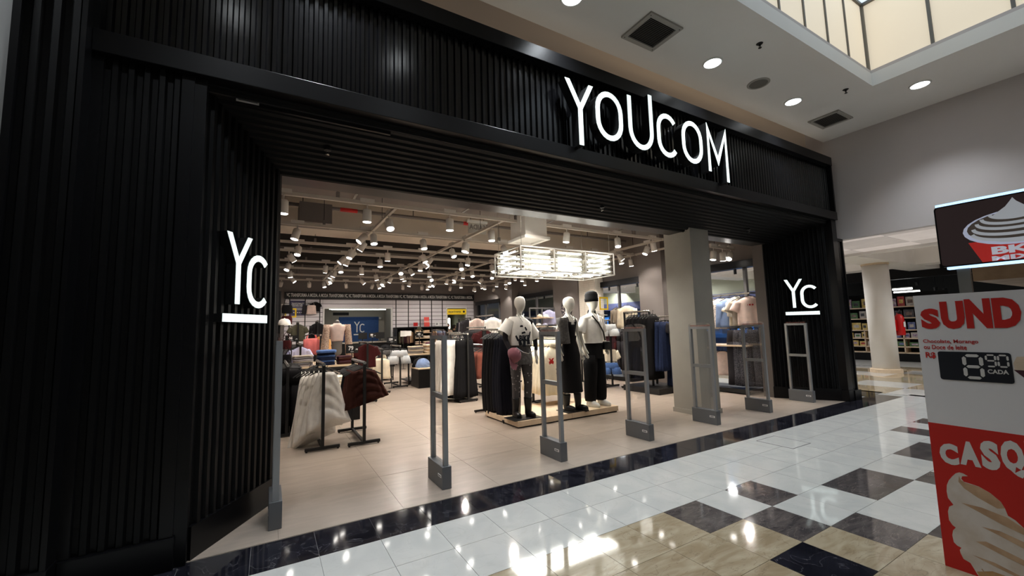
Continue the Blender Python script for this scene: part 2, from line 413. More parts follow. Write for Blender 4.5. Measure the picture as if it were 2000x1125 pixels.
# ribbed sloping soffit and the metal channel behind it
sl = lambda u, v, w_: (v, 3.56+u*.84, 3.26-u*.29-w_)
corrugated('soffit_panel', 0, 1, -.5, 8.98, lambda u, v, w_: sl(u, v, w_), front, pitch=.085, d=.02, m='blackmatte')
MB().quadbox([(-.5, 3.56, 3.27), (8.98, 3.56, 3.27), (8.98, 4.4, 2.985), (-.5, 4.4, 2.985), (-.5, 3.56, 3.33), (8.98, 3.56, 3.33), (8.98, 4.4, 3.06), (-.5, 4.4, 3.06)]).build('soffit_back', 'dark', front)
MB().box(.0, 8.45, 4.40, 4.68, 2.965, 3.0).build('door_channel', 'darkmetal', front)
MB().box(-.6, 9.3, 4.62, 4.72, 3.0, 4.4).build('inner_header', 'storeceil', front)
MB().box(.03, .075, 4.37, 4.62, 0, 2.97).build('jamb', 'grey_jamb', front)
MB().box(8.365, 8.41, 4.48, 4.68, 0, 2.97).build('jamb', 'grey_jamb', front)
MB().box(-.25, .9, 3.6, 3.625, 3.20, 3.245).build('track_guide', 'blackflat', front)
st = tag(MB().box(-.253, -.105, 3.592, 3.598, 3.212, 3.262).build('sticker', 'signletter'), 'small pale sticker under the beam at its left end', 'sticker')
for k, (a, b) in enumerate(((-.24, -.15), (-.24, -.115), (-.24, -.115))):
    MB().box(a, b, 3.5915, 3.593, 3.247-k*.012, 3.252-k*.012).build('print_line', 'signdark', st)
for i, (x, y, z) in enumerate(((.42, 3.93, 3.11), (3.85, 4.1, 3.055), (7.2, 4.05, 3.07))):
    d = thing('sprinkler_head', ('small chrome nozzle on the ribbed soffit at its left end', 'small chrome nozzle on the ribbed soffit below the shop name', 'small chrome nozzle on the ribbed soffit at its right end')[i], 'sprinkler', (x, y, z-.02), group='nozzles on the soffit')
    MB().lathe([(.001, -.004), (.03, -.002), (.03, .02), (.001, .02)], 12).build('rose', 'blackmetal', d)
    for sx in (-.012, .012): MB().cyl((sx, 0, -.035), (sx, 0, 0), .004, 6).build('yoke', 'steel', d)
    MB().lathe([(.001, -.045), (.016, -.042), (.016, -.036), (.001, -.034)], 10).build('deflector', 'steel', d)

# ------------------------------------------------------------------ lit shop name, one letter each
def arc(cx, cz, rx, rz, a0, a1, n=14): return [(cx+rx*math.cos(math.radians(a0+(a1-a0)*i/n)), cz+rz*math.sin(math.radians(a0+(a1-a0)*i/n))) for i in range(n+1)]
def stadium(x0, x1, z0, z1):
    r = (x1-x0)/2; cx = (x0+x1)/2; rz = r*1.12
    return arc(cx, z1-rz, r, rz, 0, 180, 12) + arc(cx, z0+rz, r, rz, 180, 360, 12)
def ypoly(xl, xr, ztop, xm, zj, zb, t):
    h = t/2; e = t*.55
    return [(xl-e*.35, ztop), (xl+e*1.55, ztop), (xm+.002, zj+t*.75), (xr-e*1.35, ztop), (xr+e*.5, ztop), (xm+h, zj-t*.25), (xm+h, zb), (xm-h, zb), (xm-h, zj-t*.25)]
def lit(parent, name, mp, build, depth):
    """channel letter: black return and glowing face"""
    g = MB(); build(g, lambda u, v, w_: mp(u, v, w_*1.0), depth); o = g.build(name, 'letter_side', parent)
    g = MB(); build(g, lambda u, v, w_: mp(u, v, -.004+w_), .006); g.build('lit_face', 'letter', o)
T = .062
sign = thing('shop_sign', 'white lit letters reading YOUCOM on the black fascia', 'sign', (0, 3.36, 0))
mpS = lambda u, v, w_: (u, w_, v)
lit(sign, 'letter_y', mpS, lambda g, m, d: g.plate(ypoly(2.715, 3.085, 4.145, 2.905, 3.85, 3.42, T), m, d), .12)
lit(sign, 'letter_o', mpS, lambda g, m, d: g.strip(stadium(3.16, 3.515, 3.59, 4.115), T, m, d, True), .12)
lit(sign, 'letter_u', mpS, lambda g, m, d: g.strip([(3.67, 4.2)] + arc(3.853, 3.80, .183, .215, 180, 360, 14) + [(4.036, 4.30)], T, m, d), .12)
lit(sign, 'letter_c', mpS, lambda g, m, d: g.strip(arc(4.33, 3.915, .165, .18, 35, 180, 10) + arc(4.33, 3.76, .165, .18, 180, 325, 10), T, m, d), .12)
lit(sign, 'letter_o', mpS, lambda g, m, d: g.strip(stadium(4.638, 5.0, 3.59, 4.112), T, m, d, True), .12)
lit(sign, 'letter_m', mpS, lambda g, m, d: g.strip([(5.165, 3.515), (5.165, 4.13), (5.365, 3.69), (5.568, 4.13), (5.568, 3.42)], T*.9, m, d), .12)
def yc(label, mp, u0, t=.05):
    s = thing('logo_sign', label, 'sign')
    m2 = lambda u, v, w_: mp(u0+u, v, .085-w_)
    lit(s, 'letter_y', m2, lambda g, m, d: g.plate(ypoly(.01, .275, 2.225, .135, 2.01, 1.69, t), m, d), .075)
    lit(s, 'letter_c', m2, lambda g, m, d: g.strip(arc(.385, 1.945, .12, .135, 40, 180, 9) + arc(.385, 1.83, .12, .135, 180, 320, 9), t, m, d), .075)
    lit(s, 'underline_bar', m2, lambda g, m, d: g.plate([(-.015, 1.555), (.51, 1.55), (.51, 1.615), (-.015, 1.615)], m, d), .075)
yc('white lit YC logo with bar on the left entrance return', mpL, .148)
yc('white lit YC logo with bar on the right entrance return', mpR0, .315)

# ------------------------------------------------------------------ mall ceiling, cove, skylight, bulkhead
CZ = 4.91
SX, SY = 7.72, 2.33
def ring(xo0, xo1, yo0, yo1, xi0, xi1, yi0, yi1, z0, z1):
    g = MB()
    for z in (z0, z1):
        g.v += [(xo0, yo0, z), (xo1, yo0, z), (xo1, yo1, z), (xo0, yo1, z), (xi0, yi0, z), (xi1, yi0, z), (xi1, yi1, z), (xi0, yi1, z)]
    for i in range(4):
        k = (i+1) % 4
        g.f += [(i, k, 4+k, 4+i), (8+i, 12+i, 12+k, 8+k), (i, 8+i, 8+k, k), (4+i, 4+k, 12+k, 12+i)]
    return g
ceil = struct(ring(-5, 9.3, -5, 3.65, 3.3, SX, -.7, SY, CZ, CZ+.2).build('ceiling', 'ceil'), 'pale grey mall ceiling')
cove = struct(MB().box(-5, 9.3, 3.95, 4.05, 4.3, 5.5).build('wall_cove', 'cove'), 'recessed wall above the storefront')
cl = thing('cove_light', 'warm light strip hidden on top of the storefront cap', 'light', (0, 3.74, 4.482))
MB().box(-1.2, 9.0, -.04, .04, 0, .03).build('housing', 'white', cl)
MB().box(-1.18, 8.98, -.025, .025, .03, .04).build('diffuser', mat('cove_diffuser', S(255, 236, 214), .5, emit=(1, .88, .74, 1), es=1.7), cl)
struct(MB().box(-5, 9.3, 3.6, 4.05, 5.5, 5.55).build('ceiling_cove', 'cove'))
struct(MB().box(9.3, 9.45, -5, 4.05, 2.94, 5.5).build('wall_bulkhead', 'bulk'), 'tall blank bulkhead wall on the right')
struct(MB().box(-5, -1.326, 3.42, 3.6, 0, 5).build('wall_left', 'mallwall'), 'light grey wall left of the black storefront')
sky = sgroup('skylight_well', 'backlit skylight well in the mall ceiling')
ring(3.2, SX+.09, -.8, SY+.09, 3.3, SX+.005, -.7, SY+.005, CZ+.2, CZ+.25).build('curb', 'bulk', sky)
WX, WY, WT = SX+.02, SY+.05, 6.25
xs = [WX - .62*i for i in range(0, 8)]
for i in range(len(xs)-1):
    MB().box(xs[i+1]+.012, xs[i]-.012, WY, WY+.03, CZ+.2, WT).build('light_panel', 'skypanel', sky)
    MB().box(xs[i+1]-.012, xs[i+1]+.012, WY-.02, WY+.01, CZ+.2, WT).build('mullion', 'mullion', sky)
ys = [WY - .72*i for i in range(0, 5)]
for i in range(len(ys)-1):
    MB().box(WX+.04, WX+.07, ys[i+1]+.015, ys[i]-.015, CZ+.2, WT).build('light_panel', 'skypanel', sky)
    MB().box(WX+.01, WX+.05, ys[i+1]-.018, ys[i+1]+.018, CZ+.2, WT).build('mullion', 'mullion', sky)
MB().box(WX-.005, WX+.04, WY-.03, WY+.02, CZ+.2, WT+.02).build('mullion', 'mullion', sky)
MB().box(3.3, WX+.03, WY-.03, WY+.0, WT-.02, WT+.02).build('mullion', 'mullion', sky)
MB().box(WX+.0, WX+.04, -.7, WY, WT-.02, WT+.02).build('mullion', 'mullion', sky)
MB().box(3.2, WX+.1, -.8, WY+.05, WT+.02, WT+.06).build('roof_panel', 'skyroof', sky)
MB().box(3.2, WX+.1, -.8, -.75, CZ+.2, WT).build('end_wall', 'bulk', sky)
MB().box(3.2, 3.25, -.8, WY, CZ+.2, WT).build('end_wall', 'bulk', sky)
# mall far side (behind the camera) closes the hall
struct(MB().box(-5, 22, -5.1, -5, 0, 5.5).build('wall_opposite', 'mallwall'), 'wall of the mall opposite the store')
struct(MB().box(-5.1, -5, -5, 4, 0, 5.5).build('wall_end', 'mallwall'))

# downlights
def downlight(x, y, label):
    d = thing('ceiling_downlight', label, 'ceiling light', (x, y, CZ), group='round mall downlights')
    MB().ringlathe([(.105, -.012), (.12, -.014), (.13, -.004), (.13, .002), (.105, .002)]).build('trim_ring', 'white', d)
    MB().lathe([(.001, -.008), (.106, -.008), (.106, -.002), (.001, -.002)], 24).build('lens', 'downlens', d)
    l = bpy.data.lights.new('downlight', 'SPOT'); l.energy = DOWN_W; l.spot_size = math.radians(104); l.spot_blend = .8; l.shadow_soft_size = .1; l.color = (.88, .94, 1)
    lo = bpy.data.objects.new('downlight_beam', l); COL.objects.link(lo); lo.parent = d; lo.location = (0, 0, -.02)
for x, y, lb in ((2.68, 3.15, 'round white downlight at the top edge of the photo'), (5.04, 3.13, 'round white downlight between the square vent and the speaker'),
                 (7.10, 3.13, 'round white downlight between the speaker and the far vent'), (8.32, 1.97, 'round white downlight right of the skylight corner'),
                 (.35, 3.15, 'round white downlight above the left of the storefront'), (-1.9, 3.15, 'round white downlight above the grey wall far left'),
                 (8.32, -.4, 'round white downlight beside the skylight nearest the kiosk'), (8.32, -2.6, 'round white downlight beside the skylight far behind'), (5.0, -2.4, 'added unseen downlight behind the skylight, right of the camera'), (1.5, -2.4, 'added unseen downlight straight behind the camera'), (1.35, 2.05, 'round white downlight above the camera, left of the skylight'), (-.4, 2.05, 'round white downlight above left of the camera')):  # the two behind the camera are added, their bounce lifts the ceiling
    downlight(x, y, lb)
def vent(x, y, lab):
    v = thing('ceiling_vent', lab, 'vent', (x, y, CZ), group='square ceiling vents')
    ring(-.27, .27, -.23, .23, -.215, .215, -.175, .175, -.022, .001).build('frame', 'ventgrey', v)
    MB().box(-.217, .217, -.177, .177, -.004, -.001).build('dark_throat', 'dark', v)
    M = Matrix.Rotation(.6, 3, 'X')
    sm = MB().obox((0, 0, 0), (.43, .012, .002), M).mesh('slat')
    for i in range(17): obj('slat', sm, 'ventslat', v, (0, -.168+i*.021, -.012))
    for sx in (-.24, .24):
        for sy in (-.2, .2): MB().cyl((sx, sy, -.025), (sx, sy, -.021), .006, 6).build('screw', 'dark', v)
vent(3.845, 3.11, 'large square grey ceiling vent nearest the camera')
vent(8.33, 3.13, 'square grey ceiling vent near the bulkhead corner')
sp = thing('ceiling_speaker', 'round grey speaker grille in the mall ceiling', 'speaker', (6.09, 3.11, CZ))
MB().ringlathe([(.12, -.01), (.14, -.012), (.15, -.004), (.15, .002), (.12, .002)]).build('rim', 'ventgrey', sp)
MB().lathe([(.001, -.008), (.122, -.007), (.122, -.001), (.001, -.001)], 24).build('grille', 'speaker', sp)
for x, y, lb in ((5.22, 2.61, 'small ceiling sprinkler near the skylight edge'), (7.46, 2.57, 'small ceiling sprinkler at the skylight corner')):
    s = thing('ceiling_sprinkler', lb, 'sprinkler', (x, y, CZ), group='mall ceiling sprinklers')
    MB().lathe([(.001, -.006), (.03, -.008), (.04, 0), (.04, .004), (.001, .004)], 14).build('rose', 'darkmetal', s)
    MB().cyl((0, 0, -.03), (0, 0, -.005), .012, 8).build('body', 'darkmetal', s)
    for sx in (-.015, .015): MB().cyl((sx, 0, -.055), (sx, 0, -.028), .004, 6).build('yoke', 'darkmetal', s)
    MB().lathe([(.001, -.06), (.02, -.058), (.02, -.054), (.001, -.053)], 10).build('deflector', 'darkmetal', s)

# ------------------------------------------------------------------ corridor beyond the bulkhead
corr = sgroup('ceiling_corridor', 'translucent pane ceiling of the far corridor')
K['plank_a'] = mat('roof_pane_a', S(196, 186, 180), .5, noise=1.5, col2=S(214, 205, 200), emit=S(214, 204, 198), es=.42)
K['plank_b'] = mat('roof_pane_b', S(178, 170, 165), .5, noise=1.5, col2=S(196, 188, 184), emit=S(196, 186, 180), es=.34)
pm = [MB().box(-.306, .306, -.49, .49, 0, .03).mesh('roof_pane') for _ in range(2)]
pm[0].materials.append(K['plank_a']); pm[1].materials.append(K['plank_b'])
for i in range(14):
    for j in range(17):
        near = i < 4
        x, y = 9.785+i*.625+(0 if near else .3), -.38+j*1.0
        if x > 17.9: continue
        obj('roof_pane', pm[rnd.random() < .35], None, corr, (x+(.008 if i % 2 else -.008), y, 3.0 if near else 3.42))
MB().box(9.45, 12, -3, 24, 3.031, 3.06).build('backing', 'dark', corr)
MB().box(9.4, 19, -3, 24, 3.46, 3.5).build('backing', 'dark', corr)
struct(MB().box(11.98, 12.14, -3, 22, 2.94, 3.44).build('trim_5', 'offwhite'), 'slim ceiling ridge along the roof panes')
struct(MB().box(12.14, 18, 4.34, 5.05, 2.95, 3.42).build('trim_1', 'offwhite'), 'wide ceiling beam over the white column')
struct(MB().box(16.0, 16.7, -3, 22, 2.96, 3.42).build('trim_2', 'offwhite'), 'ceiling beam along the far shops')
struct(MB().box(12.14, 18, 8.4, 9.0, 2.98, 3.42).build('trim_3', 'offwhite'), 'second ceiling beam deeper in the corridor')
struct(MB().box(12.14, 18, 14, 14.6, 2.98, 3.42).build('trim_4', 'offwhite'), 'third ceiling beam deep in the corridor')
pc = thing('round_column', 'round white column standing in the far corridor', 'column', (14.4, 4.75, 0))
MB().lathe([(.285, 0), (.285, 2.9)], 32).build('shaft', 'offwhite', pc, smooth=True)
MB().lathe([(.34, 0), (.34, .09), (.30, .11), (.001, .11)], 32).build('base_ring', 'wood', pc)
MB().lathe([(.001, 2.9), (.30, 2.9), (.30, 2.95), (.001, 2.95)], 32).build('top_ring', 'wood', pc)
fe = thing('fire_extinguisher', 'red fire extinguisher beside the round white column', 'extinguisher', (14.72, 4.46, 0))
MB().lathe([(.001, .98), (.095, .98), (.1, 1.0), (.1, 1.45), (.07, 1.52), (.03, 1.55), (.001, 1.55)], 18).build('cylinder', 'red', fe, smooth=True)
MB().box(-.02, .09, -.015, .015, 1.55, 1.6).build('handle', 'blackmetal', fe)
MB().tube([(0, 0, 1.57), (.08, 0, 1.66), (.14, 0, 1.6), (.13, 0, 1.2)], .014, 8).build('hose', 'blackmetal', fe)
MB().box(-.06, .06, -.102, -.098, 1.2, 1.34).build('instruction_label', 'ink', fe)
MB().box(-.2, -.09, .03, .12, 1.1, 1.4).build('wall_bracket', 'red', fe)
for i, (x, y) in enumerate(((10.7, 1.2), (10.7, 7), (10.7, 11), (10.7, 15), (14.3, 7.0), (14.3, 11), (14.3, 15), (14.3, 1.5))):
    d = thing('ceiling_downlight', 'small round downlight set in the pale corridor ceiling', 'ceiling light', (x, y, 3.0 if x < 12 else 3.42), group='corridor downlights')
    MB().lathe([(.001, -.004), (.08, -.004), (.1, 0), (.1, .004), (.001, .004)], 16).build('lens', 'downlens', d)
    l = bpy.data.lights.new('downlight', 'SPOT'); l.energy = 300; l.spot_size = math.radians(150); l.spot_blend = .6; l.shadow_soft_size = .1
    lo = bpy.data.objects.new('downlight_beam', l); COL.objects.link(lo); lo.parent = d; lo.location = (0, 0, -.03)
# ================================================================== FAR SHOPS across the corridor
bookshop = sgroup('wall_bookshop', 'black shopfront lintel of the bookshop across the corridor')
MB().box(18, 18.15, -3, 7.6, 2.72, 3.42).build('lintel', 'blackflat', bookshop)
MB().box(18, 18.2, 7.4, 7.7, 0, 3.42).build('pier', 'blackflat', bookshop)
MB().box(21.9, 22, -3, 7.6, 0, 3.4).build('back_wall', 'dark', bookshop)
MB().box(18, 22, 7.6, 7.7, 0, 3.4).build('side_wall', 'dark', bookshop)
MB().box(18, 22, -3, 7.6, 3.2, 3.3).build('dark_ceiling', 'dark', bookshop)
K['bookcols'] = None
bc = [mat('book_%d' % i, S(*c), .5, noise=14, col2=S(*d)) for i, (c, d) in enumerate((((150, 40, 44), (190, 90, 84)), ((196, 190, 176), (160, 150, 150)), ((58, 96, 60), (96, 130, 80)), ((70, 80, 130), (120, 130, 170)), ((190, 160, 80), (220, 200, 130)), ((90, 70, 66), (140, 120, 110)), ((130, 96, 130), (200, 190, 200)), ((44, 44, 48), (90, 88, 92))))]
cn = ['red', 'cream', 'green', 'blue', 'yellow', 'brown', 'purple', 'black']
sh = thing('book_shelf', 'long low wooden book shelf in the shop window across the corridor', 'shelf', (18.25, 5.9, 0))
MB().box(0, .5, -1.5, 1.6, 0, .26).build('plinth', 'blackflat', sh)
MB().box(.45, .5, -1.5, 1.6, .26, 2.3).build('back_panel', 'dark', sh)
for z in (.26, .46, .74, 1.02, 1.42, 1.8): MB().box(0, .5, -1.5, 1.6, z, z+.035).build('shelf_board', 'wood', sh)
for y in (-1.5, -.45, .6, 1.57): MB().box(.0, .5, y, y+.03, .26, 1.05).build('upright', 'wood', sh)
for r, (z, h) in enumerate(((.495, .19), (.775, .2), (1.055, .3), (1.455, .3), (1.835, .33))):
    y = 4.45
    while y < 7.35:
        wd = rnd.choice((.14, .18, .22, .26)); k = rnd.randrange(8); hh = h*rnd.uniform(.7, 1)
        b = thing('book', '%s book standing face out on the %s shelf of the bookshop' % (cn[k], ('lowest', 'second', 'third', 'fourth', 'top')[r]), 'book', (18.3+rnd.random()*.05, y+wd/2, z), group='books on the bookshop shelves')
        MB().box(0, .03, -wd/2, wd/2, 0, hh).build('cover', bc[k], b)
        MB().box(-.002, 0, -wd/2*.6, wd/2*.6, hh*.3, hh*.7).build('cover_picture', bc[(k+rnd.randrange(1, 7)) % 8], b)
        y += wd+rnd.uniform(.02, .07)
for i, (x, y0, y1, z, lb) in enumerate(((20, 5.6, 6.15, 2.49, 'upper'), (19.6, 5.3, 6.0, 2.36, 'lower'))):
    t = thing('tube_light', '%s of two white tube lights hanging in the bookshop' % lb, 'light', (x, 0, z), group='bookshop tubes')
    MB().cyl((0, y0, 0), (0, y1, 0), .035, 10).build('tube', 'tube_far', t)
    MB().box(-.03, .03, y0, y1, .03, .06).build('housing', 'white', t)
    for y in (y0+.1, y1-.1): MB().cyl((0, y, .05), (0, y, 3.2-z), .004, 5).build('wire', 'dark', t)
for i, (x, y, z) in enumerate(((20, 7.05, 2.56), (20, 5.0, 2.35), (20.5, 5.6, 2.62), (20.3, 4.85, 2.3))):
    t = thing('shop_spotlight', 'small black spotlight under the bookshop ceiling', 'light', (x, y, z), group='bookshop spotlights')
    MB().lathe([(.05, .0), (.06, .12), (.001, .13)], 12).build('shade', 'blackmetal', t)
    MB().lathe([(.001, .004), (.048, .004), (.048, .01), (.001, .01)], 12).build('lens', 'tube_far', t)
    MB().cyl((0, 0, .12), (0, 0, 3.2-z), .008, 6).build('stem', 'blackmetal', t)
l = bpy.data.lights.new('bookshop_glow', 'AREA'); l.energy = 260; l.size = 1.0; l.size_y = .2; l.shape = 'RECTANGLE'
lo = bpy.data.objects.new('bookshop_tube_beam', l); COL.objects.link(lo); lo.location = (19.4, 5.8, 2.33)
# blue shop seen through the store's side window
bshop = sgroup('wall_blueshop', 'shopfronts across the corridor seen through the side glazing')
MB().box(15, 15.1, 7.8, 24, 2.55, 3.42).build('fascia', mat('pale_green_fascia', S(176, 180, 160), .7), bshop)
MB().box(14.98, 15.1, 7.8, 24, 2.22, 2.55).build('sign_band', mat('slate_blue_band', S(96, 102, 140), .6), bshop)
MB().box(17.9, 18, 7.8, 24, 0, 2.6).build('back_wall', mat('blue_back_wall', S(64, 84, 116), .6, noise=2, col2=S(120, 134, 150)), bshop)
for y in (8.2, 10.5, 13, 15.5, 18): MB().box(14.98, 15.1, y, y+.12, 0, 2.25).build('mullion', 'dark', bshop)
for i, y in enumerate((8.6, 9.4, 11.2, 12.2, 13.6, 14.6, 16.3, 17.2)):
    g = thing('blue_display', 'glowing blue display panel in the shop beyond the glazing', 'display', (15.9, y, .9), group='blue displays across the corridor')
    MB().box(0, .06, -.3, .3, 0, 1.0).build('panel', mat('blue_glow', S(60, 130, 220), .4, emit=S(70, 150, 250), es=.9), g)
    MB().box(-.03, 0, -.22, .22, .15, .4).build('stripe', 'ink', g)
    MB().box(0, .3, -.32, .32, -.9, 0).build('stand', 'dark', g)

# ================================================================== KIOSK at right: print totem and screen
tot = thing('menu_totem', 'white and red cardboard ice cream menu stand at the right edge', 'sign', (3.46, .97, 0))
# local: u runs toward -Y (right in the photo), front face at x=0 facing -X
mpT = lambda u, v, w_: (-w_, -u, v)
TW = 1.0
MB().box(0, .03, -TW, 0, .0, 1.582).build('board', 'signwhite', tot)
MB().plate([(0, .0), (TW, 0), (TW, .805), (0, .818)], mpT, .0015).build('red_field', 'signred', tot)
RT = (PI/2, 0, -PI/2)
def tl(s, size, m, u, v, bold=0, sx=1, align='CENTER', d=.003, tilt=0, space=1, parent=None):
    o = lettering(s, size, m, parent or tot, (-d, -u, v), (PI/2, 0, -PI/2), bold, .0008, sx, align, 'lettering', space)
    if tilt: o.rotation_euler = (Matrix.Rotation(-PI/2, 3, 'Z') @ Matrix.Rotation(PI/2, 3, 'X') @ Matrix.Rotation(tilt, 3, 'Z')).to_euler()
    return o
def fit(txt, m, box, d, parent, bold=.0, name='lettering'):
    """flat print scaled to fill box = (u0, u1, v0, v1)"""
    me = TXT[(txt, .2, bold, .001, 1, 'CENTER', 1)].copy(); P = [v.co.copy() for v in me.vertices]
    x0, x1 = min(p.x for p in P), max(p.x for p in P); y0, y1 = min(p.y for p in P), max(p.y for p in P)
    for v, p in zip(me.vertices, P):
        uu = box[0]+(p.x-x0)/(x1-x0)*(box[1]-box[0]); vv = box[2]+(p.y-y0)/(y1-y0)*(box[3]-box[2]); v.co = (-d-(.0005 if p.z > 0 else 0), -uu, vv)
    return obj(name, me, m, parent)
for i, (ch, bx) in enumerate((('S', (.024, .108, 1.377, 1.50)), ('U', (.113, .212, 1.376, 1.538)), ('N', (.216, .316, 1.378, 1.545)), ('D', (.321, .423, 1.379, 1.544)), ('A', (.426, .53, 1.38, 1.54)), ('E', (.535, .61, 1.385, 1.53)))):
    fit(ch, 'signred', bx, .002, tot, .013)
fit('Chocolate, Morango', 'signred', (.022, .252, 1.287, 1.315), .002, tot, .003)
fit('ou Doce de leite', 'signred', (.022, .204, 1.256, 1.282), .002, tot, .003)
fit('R$', 'signred', (.026, .070, 1.199, 1.238), .002, tot, .006)
def rrect(x0, x1, y0, y1, r, n=4):
    p = []
    for cx, cy, a in ((x1-r, y1-r, 0), (x0+r, y1-r, 90), (x0+r, y0+r, 180), (x1-r, y0+r, 270)):
        p += [(cx+r*math.cos(math.radians(a+90*i/n)), cy+r*math.sin(math.radians(a+90*i/n))) for i in range(n+1)]
    return p
pr = MB().plate(rrect(.08, .365, 1.08, 1.244, .012), mpT, .003).build('price_panel', 'signdark', tot)
def seg(ch, u0, v0, w_, h, t, par):
    on = {'8': 'abcdefg', '9': 'abcdfg', '0': 'abcdef'}[ch]; g = t*.35
    S_ = dict(a=((0, h), (w_, h)), b=((w_, h), (w_, h/2)), c=((w_, h/2), (w_, 0)), d=((0, 0), (w_, 0)), e=((0, 0), (0, h/2)), f=((0, h/2), (0, h)), g=((0, h/2), (w_, h/2)))
    for k in on:
        (a, b), (c, d) = S_[k]; A = Vector((a, b)); B = Vector((c, d)); D = (B-A).normalized(); A += D*g; B -= D*g; N = Vector((-D.y, D.x))*t/2
        poly = [A, A+D*t/2+N, B-D*t/2+N, B, B-D*t/2-N, A+D*t/2-N]
        MB().plate([(u0+p.x, v0+p.y) for p in poly], lambda u, v, ww: mpT(u, v, .003+ww), .001).build('digit_segment', 'signletter', par)
seg('8', .187, 1.1, .066, .124, .016, pr)
seg('9', .273, 1.168, .034, .062, .008, pr); seg('0', .318, 1.168, .034, .062, .008, pr)
fit('CADA', 'signletter', (.273, .35, 1.128, 1.152), .0042, tot, .006)
MB().plate([(.37, 1.19), (.385, 1.225), (.45, 1.23), (.6, 1.2), (.6, 1.15), (.372, 1.155)], mpT, .002).build('sundae_picture', 'c_beige', tot)
MB().plate([(.368, 1.155), (.6, 1.15), (.6, 1.05), (.43, 1.08)], mpT, .0025).build('sundae_dish', 'c_plum', tot)
for ch, bx in (('C', (.035, .114, .589, .709)), ('A', (.118, .2, .603, .737)), ('S', (.204, .274, .602, .758)), ('Q', (.279, .362, .588, .777)), ('U', (.368, .455, .61, .785))):
    fit(ch, 'signletter', bx, .002, tot, .013)
cone_out = [(.141, .542), (.125, .552), (.108, .554), (.092, .544), (.077, .524), (.06, .496), (.049, .466), (.045, .43), (.047, .394), (.067, .361), (.048, .345), (.04, .315), (.04, .268), (.052, .245), (.065, .235), (.052, .215), (.046, .186), (.049, .149), (.062, .135), (.078, .13), (.07, .115), (.072, .098), (.081, .071), (.107, .061), (.129, .012), (.135, .002), (.42, .002), (.42, .25), (.36, .30), (.326, .33), (.30, .36), (.275, .375), (.268, .41), (.256, .44), (.22, .475), (.18, .497), (.145, .503), (.122, .506), (.113, .52), (.118, .535)]
ic = MB().plate(cone_out, mpT, .0025).build('soft_serve_picture', mat('icecream_print', S(206, 198, 190), .6, noise=9, col2=S(190, 176, 160)), tot)
KB = mat('icecream_shade_print', S(168, 134, 104), .6, noise=12, col2=S(190, 160, 130))
up = lambda u, v, w_: mpT(u, v, .0026+w_)
for poly in ([(.105, .535), (.1, .50), (.12, .47), (.17, .435), (.24, .4), (.268, .41), (.256, .44), (.22, .475), (.18, .497), (.13, .502), (.112, .512)],
             [(.1, .385), (.16, .36), (.25, .32), (.34, .29), (.4, .262), (.36, .302), (.326, .33), (.27, .365), (.18, .385)],
             [(.17, .28), (.24, .255), (.34, .215), (.41, .2), (.41, .225), (.33, .255), (.24, .282)],
             [(.14, .19), (.24, .155), (.4, .11), (.41, .13), (.28, .175), (.18, .205)],
             [(.12, .11), (.2, .085), (.3, .06), (.3, .075), (.2, .105)]):
    MB().plate(poly, up, .0006).build('caramel_streak', KB, ic)
KW = mat('waffle_print', S(196, 160, 112), .6, noise=18, col2=S(164, 124, 80))
MB().plate([(.129, .025), (.19, .055), (.3, .05), (.42, .06), (.42, .002), (.137, .002)], lambda u, v, w_: mpT(u, v, .0034+w_), .0006).build('waffle_cone', KW, ic)
for i in range(6):
    MB().strip([(.15+.045*i, .05), (.175+.045*i, .004)], .005, lambda u, v, w_: mpT(u, v, .0041+w_), .0004).build('waffle_line', KB, ic)
# lit screen on a post
scn = thing('menu_screen', 'dark lit screen showing a cup of soft ice cream, above the menu stand', 'screen', (4.0, .96, 0))
mpC = mpT
scr_k = mat('screen_dark', S(40, 32, 32), .25, emit=S(48, 38, 38), es=.5)
MB().plate(rrect(0, 1.0, 1.785, 2.205, .02), mpC, -.05).build('case', 'blackflat', scn)
MB().plate(rrect(.008, .995, 1.793, 2.197, .018), mpC, .001).build('display', scr_k, scn)
glow = mat('cool_edge_light', S(190, 220, 255), .4, emit=S(176, 214, 255), es=1.6)
MB().box(.0, .05, -1.0, -.01, 2.206, 2.222).build('edge_light', glow, scn)
MB().box(.0, .05, -1.0, -.03, 1.768, 1.784).build('edge_light', glow, scn)
ek = lambda n, c, c2=None: mat(n, S(*c), .4, emit=S(*c), es=.45, noise=20 if c2 else None, col2=S(*c2) if c2 else None)
cupR = ek('screen_red', (176, 44, 40)); cupW = ek('screen_rim', (184, 190, 212)); cream = ek('screen_cream', (176, 180, 186)); choc = ek('screen_choc', (70, 62, 56))
E1 = lambda cx, cz, rx, rz, n=26, a0=0, a1=360: [(cx+rx*math.cos(math.radians(a0+(a1-a0)*i/n)), cz+rz*math.sin(math.radians(a0+(a1-a0)*i/n))) for i in range(n)]
lay = lambda k: (lambda u, v, w_: mpC(u, v, .0012+k*.0008+w_))
cup = MB().plate([(.145, 1.93), (.197, 1.794), (.56, 1.794), (.6, 1.93)], lay(0), .0006).build('cup_picture', cupR, scn)
MB().plate(E1(.372, 2.0, .246, .112), lay(1), .0006).build('cup_rim', cupW, cup)
MB().plate(E1(.372, 2.008, .226, .096), lay(2), .0006).build('cup_inside', choc, cup)
for k, (cx_, cz_, rx_, rz_, a0, a1, tt) in enumerate(((.372, 1.985, .205, .066, 185, 350, .02), (.366, 2.012, .19, .056, 178, 352, .019), (.362, 2.042, .168, .05, 176, 352, .018), (.358, 2.068, .14, .044, 176, 352, .018), (.36, 2.092, .105, .036, 178, 350, .017), (.40, 1.955, .17, .05, 200, 320, .013))):
    MB().strip(E1(cx_, cz_, rx_, rz_, 20, a0, a1), tt, lay(3+k), .0006).build('cream_swirl', cream, cup)
